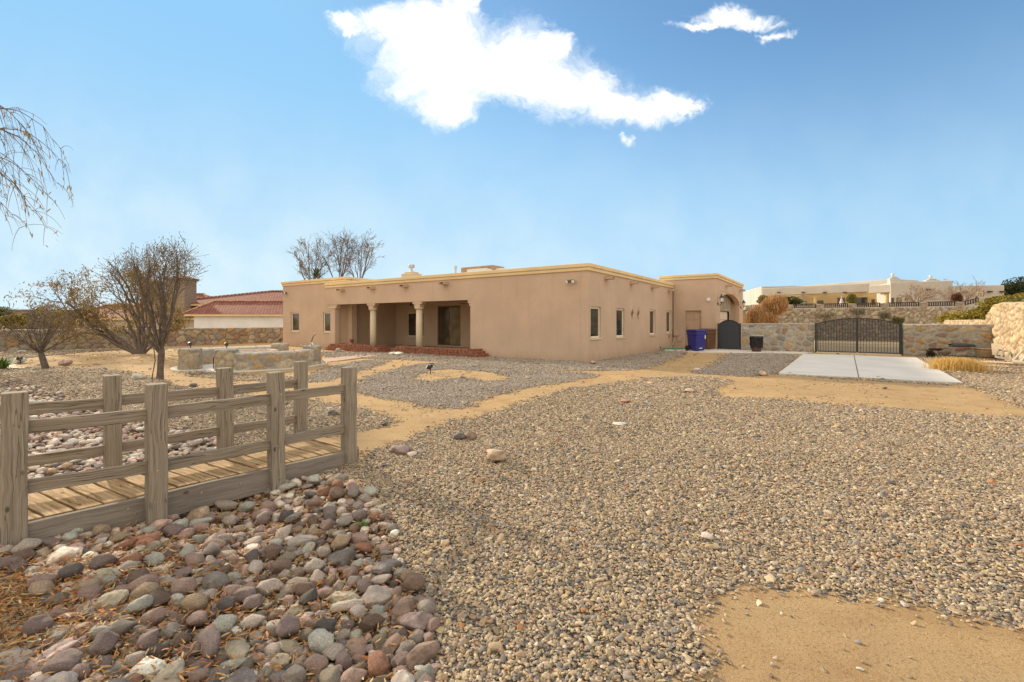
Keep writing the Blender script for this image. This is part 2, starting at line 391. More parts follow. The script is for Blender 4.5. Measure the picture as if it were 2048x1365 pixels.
# ------------------------------------------------------------------ stone masonry (real relief and one colour per stone)
STONEC = np.array([(0.40, 0.315, 0.215), (0.36, 0.30, 0.235), (0.46, 0.385, 0.28), (0.31, 0.275, 0.235), (0.46, 0.29, 0.13), (0.34, 0.19, 0.13), (0.44, 0.32, 0.18), (0.34, 0.235, 0.19), (0.52, 0.46, 0.38), (0.42, 0.36, 0.26)])
def h2(i, j, k):
    x = np.sin(i * 127.1 + j * 311.7 + k * 74.7) * 43758.5453; return x - np.floor(x)
def masonry(a, b, cw=0.36, ch=0.27, seed=0.0, palette=STONEC, mortar=(0.34, 0.31, 0.28), mw=0.028, weights=None):
    a = a + 0.05 * np.sin(b * 7.3 + seed) + 0.03 * np.sin(b * 17 + a * 5); b = b + 0.04 * np.sin(a * 6.1 + seed * 2)
    i0 = np.floor(a / cw); j0 = np.floor(b / ch)
    f1 = np.full(a.shape, 9.9); f2 = np.full(a.shape, 9.9); ci = np.zeros(a.shape); cj = np.zeros(a.shape)
    for di in (-1, 0, 1):
        for dj in (-1, 0, 1):
            i = i0 + di; j = j0 + dj
            ox = h2(i, j, seed) * 0.9; oy = h2(i, j, seed + 5) * 0.9; wgt = h2(i, j, seed + 9) * 0.09
            d = np.hypot((i + ox) * cw - a, ((j + oy) * ch - b) * 1.15) - wgt
            m = d < f1
            f2 = np.where(m, f1, np.minimum(f2, d)); f1 = np.where(m, d, f1); ci = np.where(m, i, ci); cj = np.where(m, j, cj)
    edge = (f2 - f1) * 0.5
    k = np.clip((edge - mw * 0.5) / 0.035, 0, 1); k = k * k * (3 - 2 * k)
    cum = np.cumsum(weights if weights is not None else [3, 3, 3, 2.2, 0.35, 0.3, 1.0, 1.4, 1.2, 2.4]); cum = cum / cum[-1]
    idx = np.minimum(np.searchsorted(cum, h2(ci, cj, seed + 2)), len(palette) - 1)
    c = palette[idx] * (0.85 + 0.3 * h2(ci, cj, seed + 3))[..., None]
    kk = np.clip((edge - mw * 0.5) / 0.012, 0, 1)[..., None]
    colr = np.array(mortar) * (1 - kk) + c * kk
    tilt = (h2(ci, cj, seed + 4) - 0.5)
    rel = k * (0.65 + 0.7 * h2(ci, cj, seed + 6)) + k * tilt * ((a / cw) - ci - 0.5) * 0.8
    return rel, colr
def masonry_mat(name, bmp=0.6):
    m, nt, b = newmat(name); oc = objco(nt); at_ = nd(nt, 'ShaderNodeVertexColor', layer_name='Col')
    n = noise_tex(nt, oc, 11, 6, 0.65); n2 = noise_tex(nt, oc, 60, 4, 0.65)
    x = mixc(nt, maprange(nt, n.outputs[0], 0.32, 0.7), (0.80, 0.79, 0.78), (1.14, 1.12, 1.10))
    x = mixc(nt, 1.0, at_.outputs[0], x, 'MULTIPLY')
    x = mixc(nt, maprange(nt, n2.outputs[0], 0.52, 0.7, 0, 0.22), x, (0.16, 0.13, 0.10))
    setc(nt, b, x, 0.92, 0.2); bump(nt, b, mth(nt, 'ADD', n.outputs[0], n2.outputs[0]), bmp, 0.02); return m
M['masonry'] = masonry_mat('masonry')
def grid_faces(n, m, close=False):
    i = np.arange(n if close else n - 1)[:, None]; j = np.arange(m - 1)[None, :]
    i2 = (i + 1) % n
    return np.stack([i * m + j, i2 * m + j, i2 * m + j + 1, i * m + j + 1], -1).reshape(-1, 4)
def stone_wall(name, path, height, thick, parent=None, res=0.05, amp=0.035, cap=0.05, seed=1.0, closed=False, z0=-0.1, cw=0.36, ch=0.27, rough=0.0, capc=(0.42, 0.39, 0.35), **kw):
    """path: list of ground points of the wall's centre line; height: number or function of distance"""
    P = [Vector((p[0], p[1], 0)) for p in path]; seg = [(P[i + 1] - P[i]).length for i in range(len(P) - 1)]; L = sum(seg)
    n = max(3, int(L / res)); s_ = np.linspace(0, L, n)
    if closed: s_ = s_[:-1]
    cum = np.concatenate([[0], np.cumsum(seg)])
    px = np.interp(s_, cum, [p.x for p in P]); py = np.interp(s_, cum, [p.y for p in P])
    if closed: tx = np.roll(px, -1) - np.roll(px, 1); ty = np.roll(py, -1) - np.roll(py, 1)
    else: tx = np.gradient(px); ty = np.gradient(py)
    l = np.hypot(tx, ty); nx, ny = ty / l, -tx / l                          # right-hand side of the path = front
    hh = np.array([height(x) for x in s_]) if callable(height) else np.full(len(s_), float(height))
    hmax = hh.max(); nz = max(4, int((hmax - z0) / res)); nc = 8
    q = np.linspace(0, 1, nz); th = np.linspace(0, math.pi, nc + 2)[1:-1]
    off = np.concatenate([np.full(nz, thick / 2), thick / 2 * np.cos(th), np.full(nz, -thick / 2)])
    zf = np.concatenate([q, np.ones(nc), q[::-1]]); zc = np.concatenate([np.zeros(nz), np.sin(th), np.zeros(nz)])
    stone = np.concatenate([np.ones(nz), np.zeros(nc), np.ones(nz)]); sgn = np.concatenate([np.ones(nz), np.cos(th), -np.ones(nz)])
    A = np.repeat(s_[:, None], len(off), 1); Z = z0 + zf[None, :] * (hh[:, None] - cap - z0) + zc[None, :] * cap
    side = np.concatenate([np.zeros(nz), np.zeros(nc), np.full(nz, 37.7)])
    rel, c = masonry(A + side[None, :], Z, cw, ch, seed, **kw)
    capm = (Z > hh[:, None] - cap * 1.05) if cap > 0 else np.zeros(Z.shape, bool)
    wob = 0.005 * np.sin(A * 5 + seed) + 0.003 * np.sin(A * 23)
    c = np.where(capm[..., None], np.array(capc)[None, None, :] * (0.9 + 0.2 * h2(np.floor(A * 7), 0, seed))[..., None], c)
    rel = np.where(capm, 0.6, rel)
    if rough: rel = rel + rough * np.sin(A * 3.1 + Z * 2) * np.sin(Z * 4.3 + A)
    D = (rel - 0.6) * amp * sgn[None, :]
    X = px[:, None] + nx[:, None] * (off[None, :] + D); Y = py[:, None] + ny[:, None] * (off[None, :] + D)
    Zo = Z + wob * (zf[None, :] ** 2)
    v = np.stack([X, Y, Zo], -1).reshape(-1, 3); m = len(off)
    fc = grid_faces(len(s_), m, closed)
    # close the two ends
    vv = [v]; ff = [fc]; cc = [c.reshape(-1, 3)]
    if not closed:
        for e, flip in ((0, False), (len(s_) - 1, True)):
            h_ = m // 2; a = np.arange(h_ - 1); qd = np.stack([e * m + a, e * m + a + 1, e * m + (m - 2 - a), e * m + (m - 1 - a)], -1)
            ff.append(qd if not flip else qd[:, ::-1])
    return np_obj(name, np.concatenate(vv), np.concatenate(ff), M['masonry'], parent, True, np.concatenate(cc))
# ------------------------------------------------------------------ the ground: dirt, gravel beds, dry stream bed
def pip(x, y, poly):
    ins = np.zeros(x.shape, bool); n = len(poly); j = n - 1
    for i in range(n):
        xi, yi = poly[i]; xj, yj = poly[j]
        c = ((yi > y) != (yj > y)) & (x < (xj - xi) * (y - yi) / (yj - yi + 1e-12) + xi)
        ins ^= c; j = i
    return ins
def gp(pts, smooth=2):
    P = [tuple(G(a, b)[:2]) for a, b in pts]
    for _ in range(smooth):                          # round the corners
        Q = []
        for i in range(len(P)):
            a, b = P[i], P[(i + 1) % len(P)]
            Q += [(a[0] * .78 + b[0] * .22, a[1] * .78 + b[1] * .22), (a[0] * .22 + b[0] * .78, a[1] * .22 + b[1] * .78)]
        P = Q
    return P
BED_MAIN = gp([(600, 962), (680, 934), (730, 914), (810, 888), (885, 850), (960, 832), (1050, 808), (1120, 784), (1200, 771), (1300, 757), (1400, 753), (1462, 760), (1432, 778), (1425, 794), (1560, 800),
    (1700, 812), (1860, 825), (2048, 838), (2500, 880), (2800, 1150), (2400, 1275), (2048, 1258), (1950, 1245), (1800, 1208), (1650, 1170), (1560, 1155), (1490, 1166), (1450, 1200), (1400, 1240),
    (1372, 1290), (1362, 1365), (1340, 1600), (900, 2100), (300, 2100), (-500, 1700), (-500, 1200), (-60, 1130), (60, 1100), (300, 1040)])
BED_ISLE = gp([(705, 778), (741, 752), (774, 742), (836, 730), (900, 726), (971, 734), (1107, 743), (1210, 749.5), (1142, 761), (1073, 773), (988, 790), (954, 800), (926, 817), (868, 813), (800, 804), (740, 792)])
ISLE_HOLE = gp([(822, 755), (858, 741), (920, 739), (1005, 748), (1034, 761), (988, 765), (947, 760), (920, 757), (868, 763), (834, 762)])
BED_HOUSE = gp([(640, 703), (720, 707), (800, 706), (970, 712), (1176, 722), (1345, 696), (1372, 703), (1364, 712), (1313, 729), (1278, 741), (1176, 743), (1039, 739), (902, 726), (800, 719), (720, 717), (650, 714)])
BED_WALK = gp([(1455, 707), (1602, 707), (1557, 745), (1504, 753), (1400, 748), (1378, 743), (1419, 736), (1447, 720)])
BED_SLAB = gp([(1930, 768), (1836, 717), (1900, 712), (2060, 712), (2400, 730), (2500, 870), (2100, 826), (2048, 812)])
BED_LIP = gp([(1545, 748), (1560, 746), (1926, 766), (1940, 774), (1700, 760)])
BED_BACK = gp([(789, 840), (774, 853), (711, 864), (655, 874), (600, 890), (540, 900), (470, 905), (390, 860), (250, 840), (175, 800), (60, 770), (-300, 745), (-300, 728), (0, 736), (101, 735), (197, 741), (265, 747), (300, 760), (338, 770), (430, 783), (572, 799), (615, 803), (711, 816), (752, 824)])
BED_FLEET = gp([(612, 762), (640, 742), (690, 728), (740, 720), (780, 721), (742, 735), (690, 750), (645, 766)])
BED_FIRE = gp([(360, 742), (420, 744), (520, 752), (600, 757), (560, 764), (470, 762), (390, 752)])
BED_WALL = gp([(-400, 735), (-400, 702), (0, 703), (200, 697), (240, 700), (160, 706), (60, 716), (0, 722)])
BEDS = [BED_MAIN, BED_ISLE, BED_HOUSE, BED_WALK, BED_SLAB, BED_LIP, BED_BACK, BED_FLEET, BED_FIRE, BED_WALL]
COBBLE = gp([(600, 948), (655, 946), (705, 968), (748, 990), (790, 1045), (802, 1110), (845, 1160), (876, 1235), (868, 1290), (860, 1365), (840, 1600), (200, 2000), (-300, 1700), (-200, 1420), (0, 1335), (50, 1280), (85, 1210), (70, 1150), (0, 1130),
    (-150, 1090), (-400, 1000), (-700, 860), (-500, 775), (-250, 752), (0, 744), (60, 764), (120, 782), (175, 797), (245, 835), (300, 841), (390, 851), (450, 880), (480, 905), (560, 912)], 1)
AXIS = [(-0.4, 1.2), (-0.95, 2.6), (-2.85, 4.2), (-5, 6.1), (-8, 8.7), (-14, 12)]
def gravel_mask(x, y):
    wx = x + 0.07 * np.sin(y * 7 + x * 3) + 0.04 * np.sin(y * 19 - x * 11); wy = y + 0.06 * np.sin(x * 6.3 - y) + 0.04 * np.sin(x * 21 + y * 8)
    m = np.zeros(x.shape, bool)
    for p in BEDS: m |= pip(wx, wy, p)
    m &= ~pip(wx, wy, ISLE_HOLE)
    return m
def ground_z(x, y):
    d = np.full(np.shape(x), 99.0)
    for (a, b) in zip(AXIS[:-1], AXIS[1:]):
        ax, ay = a; bx, by = b; L2 = (bx - ax) ** 2 + (by - ay) ** 2
        t = np.clip(((x - ax) * (bx - ax) + (y - ay) * (by - ay)) / L2, 0, 1)
        d = np.minimum(d, np.hypot(x - ax - t * (bx - ax), y - ay - t * (by - ay)))
    near = 1 / (1 + np.exp(np.clip((y - 12) * 2, -30, 30)))
    z = -0.13 * np.exp(-(d / 0.75) ** 2) * near
    fade = np.exp(-((np.abs(y - 12) / 16) ** 4)) * np.exp(-((np.abs(x) / 25) ** 4))
    z = z + fade * (0.010 * np.sin(x * 1.3 + y * .7) + 0.008 * np.sin(x * 2.9 - y * 2.1) + 0.006 * np.sin(y * 3.7 + 1))
    z = z + 0.12 * np.exp(-(((x - 17.6) / 1.8) ** 2 + ((y - 14.4) / 1.7) ** 2))
    return z
def gz(x, y): return float(ground_z(np.array([float(x)]), np.array([float(y)]))[0])
def axis_coords(a, b, step, far):
    c = list(np.arange(a, b + 1e-6, step)); d = step; lo = []; x = a
    while x > -far: d *= 1.35; x -= d; lo.append(x)
    hi = []; d = step; x = b
    while x < far: d *= 1.35; x += d; hi.append(x)
    return np.array(lo[::-1] + c + hi)
gx = axis_coords(-24, 20, 0.1, 900); gy = axis_coords(1.0, 27, 0.1, 900)
GX, GY = np.meshgrid(gx, gy, indexing='ij')
msk = gravel_mask(GX, GY); cob = pip(GX, GY, COBBLE)
GZ = ground_z(GX, GY)
litter = np.exp(-(((GX + 2.1) / 1.3) ** 2 + ((GY - 2.4) / 0.9) ** 2))
def ground_mat():
    m, nt, b = newmat('ground'); oc = objco(nt); at_ = nd(nt, 'ShaderNodeVertexColor', layer_name='Col'); sp = nd(nt, 'ShaderNodeSeparateColor'); nt.links.new(at_.outputs[0], sp.inputs[0])
    big = noise_tex(nt, oc, 0.35, 6, 0.6, 0.5); mid = noise_tex(nt, oc, 2.4, 7, 0.65, 0.4); fine = noise_tex(nt, oc, 70, 5, 0.75); grit = noise_tex(nt, oc, 260, 2, 0.6)
    mp = nd(nt, 'ShaderNodeMapping'); mp.inputs['Rotation'].default_value = (0, 0, R(20)); mp.inputs['Scale'].default_value = (0.5, 3, 1); nt.links.new(oc, mp.inputs[0])
    tr = noise_tex(nt, mp.outputs[0], 1.1, 6, 0.6, 0.8)
    s = mixc(nt, maprange(nt, big.outputs[0], 0.38, 0.62), (0.45, 0.31, 0.165), (0.52, 0.355, 0.18))
    s = mixc(nt, maprange(nt, mid.outputs[0], 0.45, 0.7, 0, 0.75), s, (0.36, 0.215, 0.10))
    s = mixc(nt, maprange(nt, tr.outputs[0], 0.5, 0.72, 0, 0.5), s, (0.50, 0.37, 0.22))
    s = mixc(nt, maprange(nt, fine.outputs[0], 0.50, 0.66, 0, 0.72), s, (0.19, 0.12, 0.06))
    s = mixc(nt, maprange(nt, grit.outputs[0], 0.56, 0.66, 0, 0.75), s, (0.56, 0.46, 0.33))
    vo = nd(nt, 'ShaderNodeTexVoronoi'); vo.inputs['Scale'].default_value = 42; vo.inputs['Randomness'].default_value = 1; nt.links.new(oc, vo.inputs['Vector'])
    sv = nd(nt, 'ShaderNodeSeparateColor'); nt.links.new(vo.outputs['Color'], sv.inputs[0])
    g = ramp(nt, sv.outputs[0], [(0, (0.20, 0.18, 0.16)), (0.25, (0.34, 0.29, 0.22)), (0.5, (0.42, 0.36, 0.29)), (0.7, (0.27, 0.25, 0.25)), (0.88, (0.50, 0.44, 0.36)), (1, (0.30, 0.20, 0.13))])
    g = mixc(nt, maprange(nt, vo.outputs['Distance'], 0.3, 0.75, 0, 0.9), g, (0.07, 0.055, 0.04))
    fac = maprange(nt, mth(nt, 'ADD', sp.outputs[0], mth(nt, 'MULTIPLY', mth(nt, 'SUBTRACT', mid.outputs[0], 0.5), 0.6)), 0.35, 0.6)
    x = mixc(nt, fac, s, g)
    x = mixc(nt, mth(nt, 'MULTIPLY', sp.outputs[1], 0.8), x, (0.16, 0.10, 0.06))
    setc(nt, b, x, 0.95, 0.15)
    hgt = mth(nt, 'ADD', mth(nt, 'ADD', mth(nt, 'MULTIPLY', fine.outputs[0], 0.7), mth(nt, 'MULTIPLY', grit.outputs[0], 0.4)), mth(nt, 'MULTIPLY', mid.outputs[0], 1.6))
    hgt = mth(nt, 'ADD', hgt, mth(nt, 'MULTIPLY', mth(nt, 'MULTIPLY', vo.outputs['Distance'], -0.8), fac))
    bump(nt, b, hgt, 0.9, 0.02); return m
M['ground'] = ground_mat()
cols = np.stack([msk.astype(float), cob.astype(float), litter], -1).reshape(-1, 3)
g_o = np_obj('ground', np.stack([GX, GY, GZ], -1).reshape(-1, 3), grid_faces(len(gx), len(gy)), M['ground'], None, True, cols)
props(g_o, kind='structure')

# gravel: a quarter of a million loose pebbles, scattered by geometry nodes over the beds
def pebble_mat():
    m, nt, b = newmat('pebbles'); oi = nd(nt, 'ShaderNodeObjectInfo'); oc = objco(nt)
    c = ramp(nt, oi.outputs['Random'], [(0, (0.36, 0.285, 0.195)), (0.16, (0.47, 0.385, 0.27)), (0.32, (0.27, 0.215, 0.15)), (0.45, (0.25, 0.235, 0.225)), (0.56, (0.38, 0.27, 0.185)), (0.66, (0.56, 0.485, 0.385)),
        (0.73, (0.14, 0.135, 0.14)), (0.83, (0.31, 0.25, 0.21)), (0.94, (0.36, 0.18, 0.08)), (0.955, (0.42, 0.33, 0.21))], 'CONSTANT')
    ta = nd(nt, 'ShaderNodeAttribute', attribute_type='INSTANCER', attribute_name='tint')
    c = mixc(nt, ta.outputs['Fac'], c, mixc(nt, 0.62, c, (0.30, 0.275, 0.265)))
    n = noise_tex(nt, oc, 1.3, 3, 0.6)
    hv = nd(nt, 'ShaderNodeHueSaturation'); nt.links.new(c, hv.inputs['Color'])
    nt.links.new(maprange(nt, n.outputs[0], 0.3, 0.7, 0.85, 1.15), hv.inputs['Value'])
    setc(nt, b, mixc(nt, 1.0, hv.outputs[0], (1.03, 1.0, 0.95), 'MULTIPLY'), 0.8, 0.3); return m
M['pebble'] = pebble_mat()
rng = np.random.default_rng(7)
bands = [(1.2, 2.6, 5600, 0.0076, 1.5), (2.6, 3.8, 4600, 0.0080, 1.5), (3.8, 6, 3600, 0.0088, 1.5), (6, 9, 2300, 0.0108, 1.4), (9, 13, 1300, 0.0140, 1.35), (13, 19, 620, 0.019, 1.3), (19, 27, 300, 0.026, 1.2)]
PTS = []; SC = []
for (y0, y1, dens, rad, wf) in bands:
    xm = y1 * 1.16 + 1.3; area = 2 * xm * (y1 - y0); n = int(area * dens)
    x = rng.uniform(-xm, xm, n); y = rng.uniform(y0, y1, n)
    k = (np.abs(x) < y * 1.16 + 1.3); x, y = x[k], y[k]
    sg = 0.05 + 0.004 * y; mk = gravel_mask(x + rng.normal(0, sg), y + rng.normal(0, 1, len(x)) * sg); stray = rng.random(len(x)) < 0.004 * (1 + (np.sin(x * 1.7 + 1) * np.sin(y * 1.3) > .4) * 5)
    inc = pip(x, y, COBBLE)
    keep = (mk & ~inc) | (mk & inc & (rng.random(len(x)) < 0.35)) | (stray & ~inc)
    x, y = x[keep], y[keep]
    big = rng.random(len(x)); r_ = rad * np.exp(rng.normal(0, 0.28, len(x))) * np.where(big > 0.985, 1.9, 1)
    z = ground_z(x, y) + r_ * 0.25 + rng.random(len(x)) * rad * 0.5
    PTS.append(np.stack([x, y, z], -1)); SC.append(np.stack([r_ * rng.uniform(0.95, wf + .15, len(x)), r_ * rng.uniform(0.7, 1.05, len(x)), r_ * rng.uniform(0.38, 0.7, len(x))], -1))
PTS = np.concatenate(PTS); SC = np.concatenate(SC)
ok_ = np.ones(len(PTS), bool)
rel_ = PTS[:, :2] - np.array([CORNER.x, CORNER.y])
tt = rel_ @ np.array([U.x, U.y]); ss = rel_ @ np.array([V.x, V.y])
ok_ &= ~((ss > -0.02) & (tt > 0) & (tt < 20))
PTS, SC = PTS[ok_], SC[ok_]
print('pebbles', len(PTS))
me = bpy.data.meshes.new('gravel'); me.vertices.add(len(PTS)); me.vertices.foreach_set('co', PTS.astype(np.float32).ravel())
a = me.attributes.new('scl', 'FLOAT_VECTOR', 'POINT'); a.data.foreach_set('vector', SC.astype(np.float32).ravel())
rt = np.stack([rng.normal(0, 0.35, len(PTS)), rng.normal(0, 0.35, len(PTS)), rng.uniform(0, 6.28, len(PTS))], -1)
a = me.attributes.new('rot', 'FLOAT_VECTOR', 'POINT'); a.data.foreach_set('vector', rt.astype(np.float32).ravel())
tn = np.zeros(len(PTS), bool)
for p_ in (BED_ISLE, BED_HOUSE, BED_WALK, BED_FLEET): tn |= pip(PTS[:, 0], PTS[:, 1], p_)
a = me.attributes.new('tint', 'FLOAT', 'POINT'); a.data.foreach_set('value', tn.astype(np.float32))
a = me.attributes.new('idx', 'INT', 'POINT'); a.data.foreach_set('value', rng.integers(0, 6, len(PTS)).astype(np.int32))
gv = bpy.data.objects.new('gravel', me); col.objects.link(gv)
props(gv, 'loose multicoloured pebble gravel spread over the yard beds', 'gravel', kind='stuff')
def pebble_nodes(mat, protos=6, sub=2):
    ng = bpy.data.node_groups.new('pebble_scatter', 'GeometryNodeTree')
    ng.interface.new_socket('Geometry', in_out='INPUT', socket_type='NodeSocketGeometry'); ng.interface.new_socket('Geometry', in_out='OUTPUT', socket_type='NodeSocketGeometry')
    N = ng.nodes; L = ng.links; gi = N.new('NodeGroupInput'); go = N.new('NodeGroupOutput')
    m2p = N.new('GeometryNodeMeshToPoints'); L.new(gi.outputs[0], m2p.inputs[0])
    join = N.new('GeometryNodeGeometryToInstance')
    for k in range(protos):
        ico = N.new('GeometryNodeMeshIcoSphere'); ico.inputs['Radius'].default_value = 1; ico.inputs['Subdivisions'].default_value = sub
        sp = N.new('GeometryNodeSetPosition'); L.new(ico.outputs[0], sp.inputs['Geometry'])
        pos = N.new('GeometryNodeInputPosition'); ad = N.new('ShaderNodeVectorMath'); ad.operation = 'ADD'; ad.inputs[1].default_value = (k * 7.3, k * 3.1, k * 1.7); L.new(pos.outputs[0], ad.inputs[0])
        no = N.new('ShaderNodeTexNoise'); no.inputs['Scale'].default_value = 0.85; no.inputs['Detail'].default_value = 1; L.new(ad.outputs[0], no.inputs['Vector'])
        sb = N.new('ShaderNodeVectorMath'); sb.operation = 'SUBTRACT'; sb.inputs[1].default_value = (.5, .5, .5); L.new(no.outputs['Color'], sb.inputs[0])
        sc = N.new('ShaderNodeVectorMath'); sc.operation = 'SCALE'; sc.inputs['Scale'].default_value = 1.9; L.new(sb.outputs[0], sc.inputs[0]); L.new(sc.outputs[0], sp.inputs['Offset'])
        sm = N.new('GeometryNodeSetShadeSmooth'); L.new(sp.outputs[0], sm.inputs[0])
        mt = N.new('GeometryNodeSetMaterial'); mt.inputs['Material'].default_value = mat; L.new(sm.outputs[0], mt.inputs[0]); L.new(mt.outputs[0], join.inputs[0])
    io = N.new('GeometryNodeInstanceOnPoints'); L.new(m2p.outputs[0], io.inputs['Points']); L.new(join.outputs[0], io.inputs['Instance']); io.inputs['Pick Instance'].default_value = True
    def attr(nm, ty):
        n = N.new('GeometryNodeInputNamedAttribute'); n.data_type = ty; n.inputs['Name'].default_value = nm
        return next(o for o in n.outputs if o.enabled and o.name == 'Attribute')
    L.new(attr('idx', 'INT'), io.inputs['Instance Index']); L.new(attr('scl', 'FLOAT_VECTOR'), io.inputs['Scale'])
    er = N.new('FunctionNodeEulerToRotation'); L.new(attr('rot', 'FLOAT_VECTOR'), er.inputs[0]); L.new(er.outputs[0], io.inputs['Rotation'])
    L.new(io.outputs[0], go.inputs[0]); return ng
md = gv.modifiers.new('scatter', 'NODES'); md.node_group = pebble_nodes(M['pebble'])

# ------------------------------------------------------------------ rocks
def ico(sub):
    bm = bmesh.new(); bmesh.ops.create_icosphere(bm, subdivisions=sub, radius=1)
    v = np.array([tuple(q.co) for q in bm.verts]); f = np.array([[q.index for q in x.verts] for x in bm.faces]); bm.free(); return v, f
ICO = {s: ico(s) for s in (2, 3, 4)}
def rock_shape(seed, sub, kind):
    """kind: round, oval, flat, angular; returns unit-ish verts"""
    r = np.random.default_rng(seed); v, f = ICO[sub]; v = v.copy()
    k = {'round': (1, .92, .78), 'oval': (1.25, .85, .68), 'long': (1.5, .72, .6), 'flat': (1.2, .95, .42), 'angular': (1.12, .9, .8)}[kind]
    p = np.sign(v) * np.abs(v) ** (0.86 if kind != 'angular' else 1.0)
    off = r.uniform(-50, 50, 3)
    n = np.array([mnoise.noise(Vector(q * 0.9 + off)) for q in v]); n2 = np.array([mnoise.noise(Vector(q * 2.4 + off)) for q in v])
    p = p * (1 + 0.48 * n + 0.16 * n2)[:, None]
    for _ in range(7 if kind != 'angular' else 12):
        d = r.normal(0, 1, 3); d /= np.linalg.norm(d); lim = r.uniform(0.66, 0.9) if kind == 'angular' else r.uniform(0.74, 0.96)
        e = p @ d - lim; soft = 0.82 if kind != 'angular' else 0.95
        p = p - np.where(e > 0, e * soft, 0)[:, None] * d[None, :]
    p = p * np.array(k) * 0.95
    n3 = np.array([mnoise.noise(Vector(q * 7 + off)) for q in v]) * (0.035 if kind != 'angular' else 0.06)
    return p * (1 + n3)[:, None], f
KINDS = ['round', 'oval', 'long', 'flat', 'angular']
def rock_at(c, size, kind, colr, seed, label, cat='rock', rz=0.0, tilt=(0, 0), name='rock', scale=(1, 1, 1), group=None, sub=4):
    v, f = rock_shape(seed, sub, kind); v = v * size * np.array(scale)
    Rm = np.array(Matrix.Rotation(rz, 3, 'Z') @ Matrix.Rotation(tilt[0], 3, 'X') @ Matrix.Rotation(tilt[1], 3, 'Y')); v = v @ Rm.T
    o = np_obj(name, v, f, ROCK[colr], None, True); o.location = c; props(o, label, cat, group); return o
prng = random.Random(11)
SHAPES = {}
for kk in KINDS:
    SHAPES[kk] = [rock_shape(100 + 17 * i + KINDS.index(kk), 3, kk) for i in range(4)]
LOWS = {kk: [rock_shape(100 + 17 * i + KINDS.index(kk), 2, kk) for i in range(4)] for kk in KINDS}
